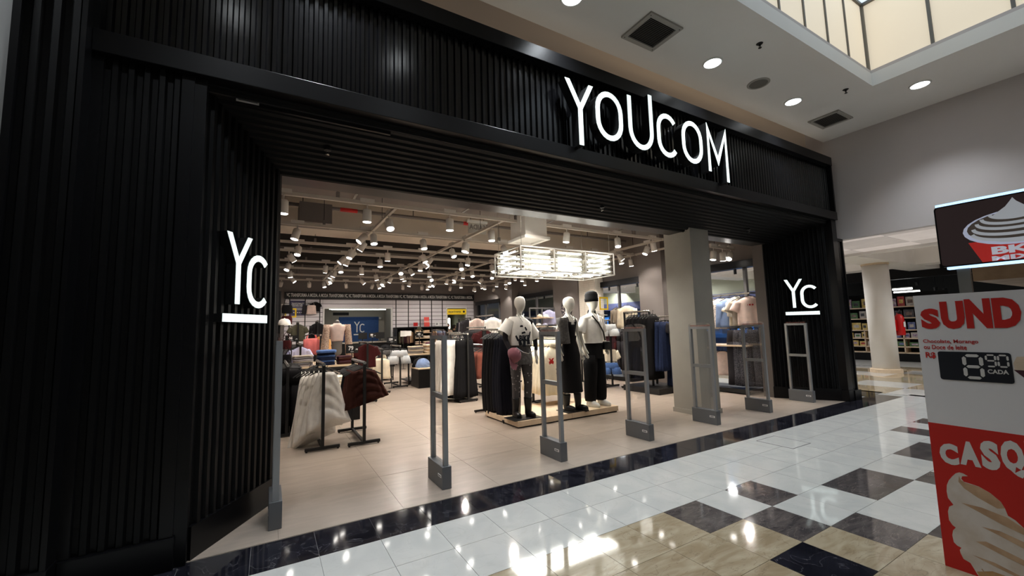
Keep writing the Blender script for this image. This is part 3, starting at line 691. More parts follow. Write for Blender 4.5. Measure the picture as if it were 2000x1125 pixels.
MB().plate([(.255, 2.072), (.285, 2.098), (.325, 2.13), (.345, 2.158), (.359, 2.18), (.372, 2.155), (.405, 2.118), (.45, 2.085), (.47, 2.07), (.36, 2.052)], lay(10), .0006).build('cream_peak', cream, cup)
KS = ek('screen_white', (196, 198, 210))
fit('BK', KS, (.243, .41, 1.835, 1.885), .006, scn, .01); fit('MIX', KS, (.24, .42, 1.795, 1.825), .006, scn, .01)
MB().box(.02, .05, -.13, -.07, 0, 1.785).build('post', 'steel', scn)
MB().box(-.1, .17, -.35, .05, 0, .02).build('foot_plate', 'blackmetal', scn)
kc = thing('kiosk_counter', 'brown wooden kiosk counter and canopy behind the menu stand', 'kiosk', (5.2, 1.0, 0))
KBW = mat('kiosk_wood', S(120, 92, 66), .6, noise=6, col2=S(150, 120, 90))
MB().box(0, 1.8, -1.5, 0, 0, 1.05).build('counter', KBW, kc)
MB().box(-.05, 1.9, -1.5, .05, 1.05, 1.1).build('worktop', 'dark', kc)
MB().box(0, .08, -.45, -.37, 1.1, 1.74).build('canopy_post', KBW, kc)
MB().box(1.7, 1.78, -.08, 0, 1.1, 1.74).build('canopy_post', KBW, kc)
MB().box(-.05, 1.9, -1.5, .05, 1.74, 1.86).build('canopy', KBW, kc)
# ================================================================== STORE SHELL
BW = 19.0
RX = 8.9
ws = sgroup('wall_store_back', 'grey back wall of the store with pale slatted panelling')
for a in ((-.3, 1.98), (4.80, 7.43), (8.46, 9.1)): MB().box(a[0], a[1], BW, BW+.1, 0, 2.5).build('wall_section', 'storewall', ws)
MB().box(-.3, 9.1, BW, BW+.1, 2.5, 4.4).build('wall_section', 'storewall', ws)
MB().box(.52, 8.88, BW-.06, BW, 2.90, 3.16).build('banner_board', 'price', ws)
phr = 'VC TRANSFORMA A MODA. A MODA TRANSFORMA VC. '
tx = lettering(phr*3+'VC TRANSFORMA A MODA.', .2, 'ink', ws, (4.7, BW-.062, 3.03), bold=.005, sx=.55, name='banner_lettering')
wdt = max(v.co.x for v in tx.data.vertices)-min(v.co.x for v in tx.data.vertices)
tx.data.transform(Matrix.Diagonal((8.2/wdt, 1, 1, 1)))
# slats, one strip each
K['slat'] = mat('slat_white', S(222, 217, 221), .45)
K['slat_gap'] = mat('slat_groove', S(84, 80, 82), .7)
for i, (a, b, z0) in enumerate(((.54, 1.94, .4), (1.94, 4.84, 2.5), (4.84, 7.40, .4), (7.40, 8.50, 2.5), (8.50, 8.86, .4))):
    MB().box(a, b, BW-.02, BW, z0, 2.9).build('slat_backing', 'slat_gap', ws)
    z = 2.88
    while z-.183 > max(z0, 1.05 if a > 2 else .9):
        MB().box(a+.004, b-.004, BW-.045, BW-.021, z-.183, z-.022).build('slat', 'slat', ws)
        z -= .183
for x in (.72, 1.28, 1.83, 4.98, 5.55, 6.1, 6.66, 7.2): MB().box(x-.02, x+.02, BW-.062, BW-.046, .4, 2.9).build('standard_rail', 'blackmetal', ws)
for a, b, zt in ((1.98, 4.80, 2.48), (7.43, 8.46, 2.5)):
    for x in (a, b): MB().box(x-.03, x+.03, BW-.05, BW+.1, 0, zt).build('opening_frame', 'white', ws)
    MB().box(a-.03, b+.03, BW-.05, BW+.1, zt-.0, zt+.05).build('opening_frame', 'white', ws)
# cash desk niche
nc = sgroup('wall_cash_niche', 'grey niche behind the cash desk')
K['niche'] = mat('niche_wall', S(150, 146, 136), .85)
MB().box(1.7, 5.1, 21.1, 21.2, 0, 2.8).build('niche_back', 'niche', nc)
MB().box(1.6, 1.72, 19.1, 21.1, 0, 2.8).build('niche_side', 'niche', nc)
MB().box(4.98, 5.1, 19.1, 21.1, 0, 2.8).build('niche_side', 'niche', nc)
MB().box(1.6, 5.1, 19.1, 21.1, 2.62, 2.7).build('niche_ceiling', 'niche', nc)
MB().box(2.6, 3.3, 21.08, 21.1, 2.28, 2.42).build('dark_grille', 'dark', nc)
bp = thing('logo_wall_sign', 'blue denim wall panel with white YC logo behind the cash desk', 'sign', (0, 21.04, 0))
MB().box(2.86, 4.68, 0, .05, .6, 2.2).build('panel', 'blue', bp)
m3 = lambda u, v, w_: (3.54+u*.98, -.02+w_, v)
MB().plate(ypoly(.0, .25, 1.97, .13, 1.79, 1.46, .045), m3, .02).build('letter_y', 'ink', bp)
MB().strip(arc(.385, 1.72, .11, .125, 40, 180, 8) + arc(.385, 1.60, .11, .125, 180, 320, 8), .045, m3, .02).build('letter_c', 'ink', bp)
MB().plate([(-.02, 1.33), (.27, 1.33), (.27, 1.385), (-.02, 1.385)], m3, .02).build('underline_bar', 'ink', bp)
for i, (y, x0, x1) in enumerate(((19.9, 2.3, 4.65), (20.3, 2.45, 4.85))):
    t = thing('tube_light', ('front', 'rear')[i]+' white tube light on the ceiling over the cash desk', 'light', (0, y, 2.52), group='cash desk tubes')
    MB().cyl((x0, 0, 0), (x1, 0, 0), .03, 10).build('tube', 'tube_far', t)
    MB().box(x0, x1, -.03, .03, .02, .06).build('housing', 'white', t)
cam1 = thing('security_camera', 'small white dome camera by the blue logo panel', 'camera', (4.74, 21.0, 2.12))
MB().lathe([(.001, -.06), (.05, -.04), (.06, 0), (.06, .04), (.001, .05)], 12).build('dome', 'white', cam1)
MB().cyl((0, 0, .02), (0, .1, .05), .015, 8).build('bracket', 'white', cam1)
# fitting room niche
fr = sgroup('wall_fitting_rooms', 'greenish grey fitting room passage')
K['fit'] = mat('fitting_wall', S(150, 152, 128), .85)
MB().box(7.0, 8.9, 21.3, 21.4, 0, 2.8).build('niche_back', 'fit', fr)
MB().box(7.3, 7.42, 19.1, 21.3, 0, 2.8).build('niche_side', 'fit', fr)
MB().box(8.47, 8.6, 19.1, 21.3, 0, 2.8).build('niche_side', 'fit', fr)
MB().box(7.3, 8.6, 19.1, 21.3, 2.7, 2.8).build('niche_ceiling', 'fit', fr)
ys_ = thing('fitting_sign', 'yellow sign reading experimente over the fitting room entrance', 'sign', (7.945, BW-.07, 0))
MB().box(-.5, .5, 0, .05, 2.2, 2.46).build('board', 'yellow', ys_)
MB().box(-.5, .5, -.002, 0, 2.245, 2.255).build('rule_line', 'signdark', ys_)
lettering('experimente', .15, 'signdark', ys_, (-.12, -.003, 2.335), bold=.003, sx=.85)
MB().lathe([(.001, 0), (.055, 0), (.055, .003), (.001, .003)], 18).build('badge', 'signdark', ys_).matrix_local = Matrix.Translation((.37, 0, 2.335)) @ Matrix.Rotation(PI/2, 4, 'X')
ft = thing('mirror_light', 'vertical white light bar in the fitting room', 'light', (8.12, 20.4, 0))
MB().box(-.05, .05, -.03, .03, 1.55, 2.05).build('tube', 'tube_far', ft)
MB().box(-.06, .06, .03, .06, 0, 2.1).build('housing', 'white', ft)
# side walls
struct(MB().box(-.3, -.2, 4.6, 19, 0, 4.4).build('wall_store_left', 'storewall'), 'grey left wall of the store')
rw = sgroup('wall_store_right', 'glazed right side of the store with grey wall above')
MB().box(RX, RX+.15, 4.6, 19, 2.78, 4.4).build('upper_wall', 'storewall', rw)
MB().box(RX-.12, RX+.1, 4.6, 18.6, 2.62, 2.78).build('black_beam', 'blackflat', rw)
for y in (5.2, 6.4, 7.55, 9.0, 10.3, 12.2, 13.4, 14.6, 16.4, 17.8):
    MB().box(RX+.02, RX+.1, y-.03, y+.03, 0, 2.62).build('mullion', 'alu', rw)
ysg = [4.7, 6.4, 9.0, 12.2, 14.6, 18.6]
for a, b in zip(ysg, ysg[1:]):
    MB().box(RX+.055, RX+.063, a+.03, b-.03, .05, 2.62).build('glass_pane', 'glass', rw)
MB().box(RX, RX+.12, 4.7, 18.6, 0, .06).build('sill', 'alu', rw)
MB().box(RX, RX+.12, 18.5, 18.65, 0, 2.78).build('end_post', 'blackflat', rw)
for i, (a, b, x0, lb) in enumerate(((14.6, 15.6, 8.55, 'grey square pillar deepest on the glazed side'), (10.4, 11.75, 8.55, 'grey pillar behind the middle mannequin'), (7.0, 7.75, 8.45, 'grey pillar beside the black jumpsuits'))):
    p = struct(MB().box(x0, 8.9, a, b, 0, 4.4).build('pillar', 'storewall'), lb)
bk = sgroup('wall_brick_pillar', 'white brick pillar face behind the tall mannequin')
MB().box(8.57, 8.9, 9.62, 10.38, 0, 4.4).build('core', mat('mortar', S(196, 190, 180), .9), bk)
K['brick'] = mat('white_painted_brick', S(226, 220, 208), .8, noise=20, col2=S(234, 228, 216), bump=.2)
bm_ = MB().box(0, .02, 0, .235, 0, .058).mesh('brick'); bm_.materials.append(K['brick'])
bmf = MB().box(0, .105, -.01, .01, 0, .058).mesh('brick'); bmf.materials.append(K['brick'])
for r in range(46):
    z = .3+r*.064
    for c in range(3): obj('brick', bm_, None, bk, (8.555, 9.63+c*.245, z))
    for c in range(3): obj('brick', bmf, None, bk, (8.57+c*.11, 9.615, z))
# column at the entrance
ec = thing('square_column', 'square grey plaster column inside the entrance', 'column', (6.13, 4.53, 0))
MB().box(-.24, .24, -.26, .26, 0, 3.3).build('shaft', 'column', ec, bevel=.004)
ring(-.255, .255, -.275, .275, -.24, .24, -.26, .26, 0, .07).build('skirting', 'column', ec)
# ceiling
sceil = sgroup('ceiling_store', 'exposed store ceiling with beams and ducts')
MB().box(-.3, 9.1, 4.6, 9.6, 4.2, 4.3).build('slab', 'storeceil', sceil)
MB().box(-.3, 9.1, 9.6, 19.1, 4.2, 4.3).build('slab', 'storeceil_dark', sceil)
MB().box(-.3, 9.1, 8.9, 9.6, 3.52, 4.2).build('concrete_beam', 'storeceil', sceil)
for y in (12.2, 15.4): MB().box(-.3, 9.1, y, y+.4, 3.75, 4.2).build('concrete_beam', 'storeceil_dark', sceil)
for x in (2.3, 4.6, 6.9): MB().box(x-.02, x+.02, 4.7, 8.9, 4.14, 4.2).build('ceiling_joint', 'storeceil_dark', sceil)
dk = lambda n, lab, cat, f, m: tag(f.build(n, m), lab, cat)
dk('return_air_box', 'grey square air unit hanging over the left racks', 'air unit', MB().box(.42, .95, 8.0, 8.5, 3.42, 3.78), 'storewall')
for i, (y, z, lb) in enumerate(((6.9, 3.95, 'nearest'), (7.7, 3.9, 'middle'), (8.5, 3.85, 'deepest'))):
    p = thing('ceiling_pipe', '%s of the grey sprinkler pipes with red joints under the ceiling' % lb, 'pipe', (0, y, z), group='sprinkler pipes')
    MB().cyl((-.2, 0, 0), (8.8, 0, 0), .035, 10).build('pipe_run', 'storewall', p)
    for x in (1.15, 3.75): MB().cyl((x, 0, 0), (x+.32, 0, 0), .04, 10).build('red_joint', 'red', p)
    for x in (.5, 2.6, 5.2, 7.4): MB().cyl((x, 0, 0), (x, 0, 4.2-z), .008, 6).build('hanger_rod', 'dark', p)
ex = thing('exit_sign', 'translucent SAIDA exit sign hanging back to front under the ceiling', 'sign', (3.62, 7.5, 3.49))
MB().box(-.2, .2, -.006, .006, -.11, .11).build('plate', mat('exit_plate', S(176, 172, 164), .4), ex)
o = lettering('SAIDA', .14, 'storewall', ex, (0, -.008, .02), bold=.004, sx=.9); o.scale = (-1, 1, 1)
MB().box(-.22, .22, -.03, .03, .11, .16).build('holder', 'white', ex)
for x in (-.15, .15): MB().cyl((x, 0, .16), (x, 0, .71), .004, 5).build('wire', 'dark', ex)
duct = thing('air_duct', 'pale square duct drop above the tube chandelier', 'duct', (3.95, 6.1, 0))
MB().box(-.22, .22, -.25, .25, 3.0, 4.2).build('drop', 'offwhite', duct)
ring(-.26, .26, -.29, .29, -.2, .2, -.23, .23, 2.97, 3.02).build('flange', 'offwhite', duct)
dk2 = thing('ceiling_duct', 'long grey ventilation duct under the store ceiling', 'duct', (0, 7.25, 0))
MB().box(-.2, 8.8, -.3, .3, 3.72, 4.05).build('duct_run', 'storewall', dk2)
for x in (1.2, 3.2, 5.2, 7.2): MB().box(x-.02, x+.02, -.31, .31, 3.71, 4.06).build('joint_flange', 'steel', dk2)

# ------------------------------------------------------------------ track rails and spotlights
TZ = 3.3
rows = [(6.15, -.1, 7.55), (7.83, -.1, 8.7), (9.43, -.1, 8.7), (10.4, -.1, 8.7), (11.85, -.1, 8.7), (13.15, -.1, 8.7), (14.64, -.1, 8.7), (16.03, -.1, 8.7)]
cols = [(1.62, 6.15, 16.03), (3.47, 6.15, 16.03), (5.35, 7.83, 16.03), (7.5, 6.1, 16.03), (8.45, 5.3, 9.4)]
ordn = 'first second third fourth fifth sixth seventh eighth'.split()
for i, (y, x0, x1) in enumerate(rows):
    t = thing('track_rail', 'white lighting track across the store, %s from the entrance' % ordn[i], 'track', (0, y, TZ), group='cross lighting tracks')
    MB().box(x0, x1, -.022, .022, 0, .05).build('rail', 'track', t)
    for x in (x0+.9, (x0+x1)/2, x1-.9):
        MB().cyl((x, 0, .05), (x, 0, .4 if 8.8 < y < 9.7 else .9), .005, 5).build('suspension_rod', 'blackmetal', t)
        MB().box(x-.022, x+.022, -.026, .026, .05, .13).build('clamp', 'storewall', t)
for i, (x, y0, y1) in enumerate(cols):
    t = thing('track_rail', 'white lighting track running into the store, %s from the left' % ordn[i], 'track', (x, 0, TZ), group='lengthwise lighting tracks')
    MB().box(-.022, .022, y0, y1, 0, .045).build('rail', 'track', t)
    for y in (y0+.9, y1-1): MB().cyl((0, y, .045), (0, y, .9), .005, 5).build('suspension_rod', 'blackmetal', t)
M_box = MB().box(-.1, .1, -.025, .025, .03, .085).mesh('driver_box'); M_box.materials.append(K['lampshell'])
M_arm = MB().cyl((0, 0, -.07), (0, 0, .03), .011, 8).mesh('arm'); M_arm.materials.append(K['lampshell'])
M_head = MB().lathe([(.058, -.19), (.062, -.19), (.062, -.02), (.05, -.004), (.001, 0)], 16).mesh('lamp_head', True); M_head.materials.append(K['lampshell'])
M_lens = MB().lathe([(.001, -.197), (.054, -.196), (.057, -.19), (.001, -.189)], 16).mesh('lens'); M_lens.materials.append(K['lens'])
M_off = M_lens.copy(); M_off.materials.clear(); M_off.materials.append(K['lampshell'])
nl = [0]
LD = bpy.data.lights.new('spotlight', 'SPOT'); LD.energy = SPOT_W; LD.spot_size = math.radians(95); LD.spot_blend = .6; LD.shadow_soft_size = .05; LD.color = (1, .9, .8)
def spot(x, y, along_y, label, group, tilt=None, lit_=True, z=3.3):
    s = thing('track_spotlight', label, 'spotlight', (x, y, z), PI/2 if along_y else 0, group)
    obj('driver_box', M_box, None, s); obj('arm', M_arm, None, s)
    tx_, tz_ = tilt if tilt else (rnd.uniform(.0, .75), rnd.uniform(0, 2*PI))
    h = obj('lamp_head', M_head, None, s, (0, 0, -.065)); h.rotation_euler = (Matrix.Rotation(tz_, 3, 'Z') @ Matrix.Rotation(tx_, 3, 'X')).to_euler()
    obj('lens', M_lens, None, h)
    nl[0] += 1
    if lit_:
        lo = bpy.data.objects.new('spotlight_beam', LD); COL.objects.link(lo); lo.parent = h; lo.location = (0, 0, -.2)
for x, tl_ in ((.13, (.05, 0)), (1.2, (.03, 0)), (2.48, (.02, 0)), (4.85, (.12, 1)), (6.15, (.25, 2.5)), (7.2, (.3, 5))):
    spot(x, 6.15, False, 'white cylinder spotlight on the cross track nearest the entrance', 'spotlights on the first cross track', tl_)
for i, (y, x0, x1) in enumerate(rows[1:], 1):
    x = .2+rnd.random()*.4
    while x < x1-.1:
        spot(x, y, False, 'white cylinder spotlight on the %s cross track' % ordn[i], 'spotlights on the %s cross track' % ordn[i], (.8, rnd.uniform(-.3, .3)) if i == 7 else None)
        x += rnd.uniform(.75, 1.25)
for i, (x, y0, y1) in enumerate(cols):
    y = y0+.45
    while y < y1:
        spot(x, y, True, 'white cylinder spotlight on the %s lengthwise track from the left' % ordn[i], 'spotlights on the %s lengthwise track' % ordn[i])
        y += rnd.uniform(.75, 1.3)
t = thing('track_rail', 'added unseen lighting track behind the entrance header', 'track', (0, 5.0, 3.62))  # added out of view, lights garments and mannequins from the front
MB().box(.2, 8.4, -.022, .022, 0, .05).build('rail', 'track', t)
for x in (1, 4.2, 7.4): MB().cyl((x, 0, .05), (x, 0, .58), .005, 5).build('suspension_rod', 'blackmetal', t)
for i, x in enumerate((.75, 2.3, 3.6, 4.9, 6.6)): spot(x, 5.0, False, 'added unseen spotlight on the track behind the entrance header', 'added spotlights behind the header', (.5, 0), z=3.62)
t = thing('track_rail', 'short white lighting track by the right entrance return', 'track', (8.4, 5.3, 3.02))
MB().box(-.45, .38, -.022, .022, 0, .05).build('rail', 'track', t)
for x in (-.3, .25): MB().cyl((x, 0, .05), (x, 0, 1.18), .005, 5).build('suspension_rod', 'blackmetal', t)
for i, x in enumerate((8.05, 8.36, 8.66)): spot(x, 5.3, False, 'white cylinder spotlight on the short track by the right return', 'spotlights on the short track', ((.15, 1.2), (.2, -1.0), (.7, 1.7))[i], z=3.02)
for i, y in enumerate((5.3, 6.6, 8.1, 9.2, 12.6, 13.9, 16, 17.2)):
    s = thing('black_spotlight', 'small black spotlight under the black beam over the glazing', 'spotlight', (RX-.14, y, 2.62), group='black spotlights over the glazing')
    MB().cyl((0, 0, -.13), (0, 0, -.02), .03, 10).build('lamp_head', 'blackmetal', s)
    MB().cyl((0, 0, -.03), (0, 0, .02), .01, 6).build('arm', 'blackmetal', s)

# ------------------------------------------------------------------ tube chandelier over the mannequins
CH = thing('tube_chandelier', 'rectangular white chandelier of fluorescent tubes over the mannequins', 'chandelier', (3.40, 5.50, 2.36))
cw, cdp, chh = 1.98, .86, .385
fr_ = .018
def fbox(*a): MB().box(*a).build('frame_bar', 'white', CH)
for y in (0, cdp):
    for z in (0, chh): fbox(0, cw, y-fr_/2, y+fr_/2, z-fr_/2, z+fr_/2)
    for x in (0, cw/3, 2*cw/3, cw): fbox(x-fr_/2, x+fr_/2, y-fr_/2, y+fr_/2, 0, chh)
for x in (0, cw/3, 2*cw/3, cw):
    for z in (0, chh): fbox(x-fr_/2, x+fr_/2, 0, cdp, z-fr_/2, z+fr_/2)
tb = MB().cyl((-.26, 0, 0), (.26, 0, 0), .014, 10).mesh('tube'); tb.materials.append(K['tube'])
ec_ = MB().cyl((-.3, 0, 0), (-.255, 0, 0), .017, 10).mesh('end_cap'); ec_.materials.append(K['steel'])
ec2 = MB().cyl((.255, 0, 0), (.3, 0, 0), .017, 10).mesh('end_cap'); ec2.materials.append(K['steel'])
def tubeat(loc, rz=0):
    t = obj('tube', tb, None, CH, loc, rot=(0, 0, rz)); obj('end_cap', ec_, None, t); obj('end_cap', ec2, None, t)
for k in range(4):
    z = .06+k*.09
    for b_ in range(3):
        x = cw/3*(b_+.5)
        for y in (.03, cdp-.03): tubeat((x, y, z))
    for x in (.03, cw-.03): t_ = tubeat((x, cdp/2, z), PI/2)
for b_ in range(3): tubeat((cw/3*(b_+.5), .3, .03)); tubeat((cw/3*(b_+.5), .56, .03))
acr = mat('chandelier_mesh', S(235, 235, 220), .5, alpha=.25)
for y in (.055, cdp-.055): MB().box(.02, cw-.02, y-.002, y+.002, .02, chh-.02).build('mesh_screen', acr, CH)
for x, y in ((.05, .05), (cw-.05, .05), (.05, cdp-.05), (cw-.05, cdp-.05)): MB().cyl((x, y, chh), (x, y, 1.84), .004, 5).build('chain', 'steel', CH)
l = bpy.data.lights.new('chandelier_glow', 'AREA'); l.energy = 75; l.shape = 'RECTANGLE'; l.size = 1.9; l.size_y = .5; l.color = (1, .98, .9)
lo = bpy.data.objects.new('chandelier_beam', l); COL.objects.link(lo); lo.parent = CH; lo.location = (cw/2, cdp/2, -.02)
# ================================================================== GARMENTS
def lobe(z, hw, ht, amp=0, folds=3, ph=0, n=22, cx=0, cy=0, p=.75):
    L = []
    for j in range(n):
        a = 2*PI*j/n; c, s_ = math.cos(a), math.sin(a)
        x = hw*math.copysign(abs(c)**p, c); y = ht*math.copysign(abs(s_)**p, s_)
        y += amp*math.sin(folds*PI*x/max(hw, .01)+ph); x += amp*.35*math.sin(5*a+ph)
        L.append((cx+x, cy+y, z))
    return L
def sleeve(g, side, w_, z, L, r0, r1, ang, ht):
    d = Vector((math.sin(ang)*side, 0, -math.cos(ang)))
    a = Vector((side*(w_-.035), 0, z)); e = Vector((0, 1, 0)); q = d.cross(e)
    loops = []
    for i in range(6):
        t = i/5; r = r0+(r1-r0)*t; c = a+d*L*t
        loops.append([c + q*r*math.cos(2*PI*j/10) + e*(min(ht, r)*1.0+.006*math.sin(i*2.2+j))*math.sin(2*PI*j/10) for j in range(10)])
    g.loft(loops)
def gmesh(kind, seed, T):
    r = random.Random(seed); ph = r.uniform(0, 6); g = MB()
    f = r.choice((2, 3, 4)); A = T*.42
    def body(L): g.loft([lobe(z, hw, ht, am, f, ph+z*1.5) for z, hw, ht, am in L])
    if kind in ('tee', 'long', 'hoodie', 'jacket'):
        L = {'tee': .60, 'long': .66, 'hoodie': .66, 'jacket': .62}[kind]; hw = .235 if kind != 'hoodie' else .27
        body([(-.085, .07, .02, 0), (-.1, .09, .03, 0), (-.125, hw*.62, T*.7, 0), (-.16, hw*.93, T, A*.2), (-.26, hw*.98, T, A*.5), (-.42, hw, T, A*.9), (-.085-L*.92, hw*1.03, T*1.05, A), (-.085-L, hw*1.03, T, A)])
        if kind == 'tee':
            for s_ in (-1, 1): sleeve(g, s_, hw, -.19, .22, .085, .10, .42, T*.8)
        else:
            for s_ in (-1, 1): sleeve(g, s_, hw, -.18, .56, .085, .05, .14, T*.9)
        if kind == 'hoodie':
            g.loft([lobe(-.13, .1, .05), lobe(-.10, .15, .075), lobe(-.05, .13, .07), lobe(-.03, .06, .03)])
    elif kind == 'tank':
        body([(-.2, .12, T*.7, 0), (-.23, .2, T, A*.3), (-.4, .21, T, A*.8), (-.6, .23, T, A), (-.66, .24, T, A)])
        for s_ in (-1, 1): g.tube([(s_*.10, 0, -.1), (s_*.12, .005, -.16), (s_*.13, 0, -.23)], .009, 5)
    elif kind == 'drape':
        lv = []; n = 56
        for i in range(15):
            t = i/14; L = []
            for x, y, z in lobe(-.12-.66*t, .09+.15*t**.55, T*(.7+.7*t), 0, 1, ph, n):
                u = x/(.09+.15*t**.55)
                cow = .022*math.sin(24*(t-.45*u*u)+ph)*max(0, 1-abs(u))*(t > .12)        # swagged cowl folds across the front
                pl = .007*t*math.sin(5*PI*u+ph+2*t)                                            # pleats toward the hem
                L.append((x+.05*t*math.sin(2.6*t+ph)+.07*t*max(0, u), y+(cow+pl)*(1 if y < 0 else .5), z-.16*t*max(0, -u)-.10*t*max(0, u-.55)))
            lv.append(L)
        g.loft(lv)
        g.tube([(-.10, 0, -.09), (-.105, -.01, -.14)], .008, 5)
    elif kind == 'short_drape':
        lv = []; n = 52
        for i in range(13):
            t = i/12; L = []
            for x, y, z in lobe(-.10-.38*t, .14+.12*t, T*(.7+.6*t), 0, 1, ph, n):
                u = x/(.14+.12*t)
                cow = .020*math.sin(22*(t-.35*u*u)+ph)*max(0, 1-u*u)*(t > .08)
                pl = .012*t*math.sin(8*PI*u+ph)
                L.append((x+.05*t, y+(cow+pl)*(1 if y < 0 else .4), z+.07*t*u))
            lv.append(L)
        g.loft(lv)
    elif kind == 'slip':
        lv = []; n = 44
        for i in range(15):
            t = i/14; hw = .13+.05*math.sin(t*PI*.9)+.03*t; L = []
            for x, y, z in lobe(-.1-1.22*t, hw, T*(.7+.7*t), 0, 1, ph, n):
                u = x/hw
                L.append((x, y+.014*math.sin(7*PI*u+ph)*t+.012*math.sin(34*t+3*u+ph)*(1-abs(u))*(1 if y < 0 else .3), z))
            lv.append(L)
        g.loft(lv)
        for s_ in (-1, 1): g.tube([(s_*.08, 0, -.06), (s_*.1, 0, -.12)], .007, 5)
    elif kind == 'dress':
        body([(-.1, .12, T*.6, 0), (-.16, .17, T*.9, A*.2), (-.34, .18, T, A*.5), (-.5, .17, T, A*.7), (-.8, .22, T*1.1, A), (-1.15, .25, T*1.2, A*1.1), (-1.3, .26, T*1.2, A*1.1)])
        for s_ in (-1, 1): g.tube([(s_*.08, 0, -.06), (s_*.1, 0, -.12)], .007, 5)
    elif kind == 'skirt':
        lv = []; n = 52
        for i in range(10):
            t = i/9; hw = .17+.09*t; lv.append([(x, y+.014*t*math.sin(9*PI*x/hw+ph)+.004*math.sin(5*x/hw+6*t), z+.008*math.sin(6*x/hw+ph)*t) for x, y, z in lobe(-.1-1.07*t, hw, T*(.7+.6*t), 0, 1, ph, n)])
        g.loft(lv)
    elif kind == 'skirt_old':
        body([(-.1, .17, T*.7, A*.2), (-.14, .175, T*.8, A*.4), (-.35, .2, T, A), (-.7, .225, T*1.15, A*1.2), (-1.0, .25, T*1.3, A*1.3), (-1.17, .26, T*1.3, A*1.3)])
    elif kind == 'shorts':
        body([(-.1, .175, T*.8, 0), (-.15, .18, T, A*.3), (-.24, .215, T*1.1, A*.4)])
        for s_ in (-1, 1): g.loft([lobe(z, hw, T*1.1, A*.3, 2, ph, 14, s_*c) for z, hw, c in ((-.22, .12, .105), (-.3, .125, .125), (-.4, .13, .145))])
    elif kind == 'pants':
        body([(-.1, .18, T*.8, 0), (-.16, .185, T, A*.3), (-.34, .205, T*1.1, A*.4)])
        for s_ in (-1, 1): g.loft([lobe(z, hw, T, A*.4, 2, ph, 14, s_*c) for z, hw, c in ((-.32, .105, .1), (-.6, .1, .108), (-.9, .1, .112), (-1.12, .11, .115))])
    return g.mesh(kind, True)
def hanger_mesh(clip):
    g = MB(); g.tube([(0, 0, .0), (.018, 0, .012), (.02, 0, -.008), (.006, 0, -.03), (0, 0, -.06)], .0035, 6)
    if clip:
        g.tube([(-.17, 0, -.075), (0, 0, -.062), (.17, 0, -.075)], .007, 6)
        for s_ in (-1, 1): g.box(s_*.13-.012, s_*.13+.012, -.012, .012, -.115, -.07)
    else:
        g.tube([(-.21, 0, -.15), (-.1, 0, -.095), (0, 0, -.062), (.1, 0, -.095), (.21, 0, -.15)], .008, 6)
    return g.mesh('hanger')
HM = [hanger_mesh(False), hanger_mesh(True)]; HM[0].materials.append(K['blackmetal']); HM[1].materials.append(K['blackmetal'])
HMW = HM[0].copy(); HMW.materials.clear(); HMW.materials.append(K['steel'])
GC = {}
NICE = dict(tee='tshirt', long='shirt', hoodie='hoodie', jacket='jacket', tank='tank_top', drape='draped_top', short_drape='cropped_top', dress='dress', slip='slip_dress', skirt='skirt', shorts='shorts', pants='trousers')
def hang(kind, m, x, y, z, rz, label, group, T=.035, s=1.0, hook='b', sz=None):
    key = (kind, m, rnd.randrange(3), T)
    if key not in GC:
        me = gmesh(kind, key[2]*17+len(kind)*5, T); me.materials.append(K[m]); GC[key] = me
    o = thing(NICE[kind], label, NICE[kind].replace('_', ' ').replace('tshirt', 't-shirt'), (x, y, z), rz, group)
    o.scale = (s, s, sz or s)
    obj('cloth', GC[key], None, o)
    obj('hanger', HM[kind in ('skirt', 'shorts', 'pants')] if hook == 'b' else HMW, None, o)
    return o
def rail_of(kind, cols, p0, p1, n, z, label, group, T=.03, s=1, jit=.12, sz=None, hook='b'):
    """n garments hung along the rail p0-p1; cols is a list of cloths in order"""
    p0 = Vector(p0); p1 = Vector(p1); a = math.atan2(p1.y-p0.y, p1.x-p0.x)-PI/2
    for i in range(n):
        t = (i+.5)/n; p = p0+(p1-p0)*t; c = cols[min(len(cols)-1, int(t*len(cols)))]
        nm = c.replace('c_', '').replace('d_', '')
        lb = label if isinstance(label, str) else label[min(len(label)-1, int(t*len(label)))]
        k = kind if isinstance(kind, str) else kind[min(len(kind)-1, int(t*len(kind)))]
        hang(k, c, p.x, p.y, z, a+rnd.uniform(-jit, jit), lb, group, T, s*rnd.uniform(.97, 1.03), sz=sz, hook=hook)
# ------------------------------------------------------------------ racks
def t_rack(label, x, y0, y1, h, foot=.4, group='black floor racks', along='y', chrome=True):
    """rail on two posts, each post on a cross foot; local axis runs along Y"""
    L = y1-y0 if along == 'y' else y1-y0
    r = thing('garment_rack', label, 'rack', (x, y0, 0) if along == 'y' else (y0, x, 0), 0 if along == 'y' else -PI/2, group)
    for y in (0, L):
        MB().box(-.018, .018, y-.018, y+.018, .03, h).build('post', 'blackmetal', r)
        MB().box(-foot/2, foot/2, y-.02, y+.02, .015, .05).build('foot', 'blackmetal', r)
        for sx in (-1, 1): MB().cyl((sx*(foot/2-.02), y, 0), (sx*(foot/2-.02), y, .016), .012, 8).build('glide', 'blackmetal', r)
    MB().box(-.015, .015, 0, L, .02, .05).build('floor_bar', 'blackmetal', r)
    MB().cyl((0, -.02, h), (0, L+.02, h), .02, 10).build('rail', 'steel' if chrome else 'blackmetal', r)
    return r
t_rack('black T-foot rack of white draped tops nearest the entrance', .62, 5.83, 6.68, 1.06)
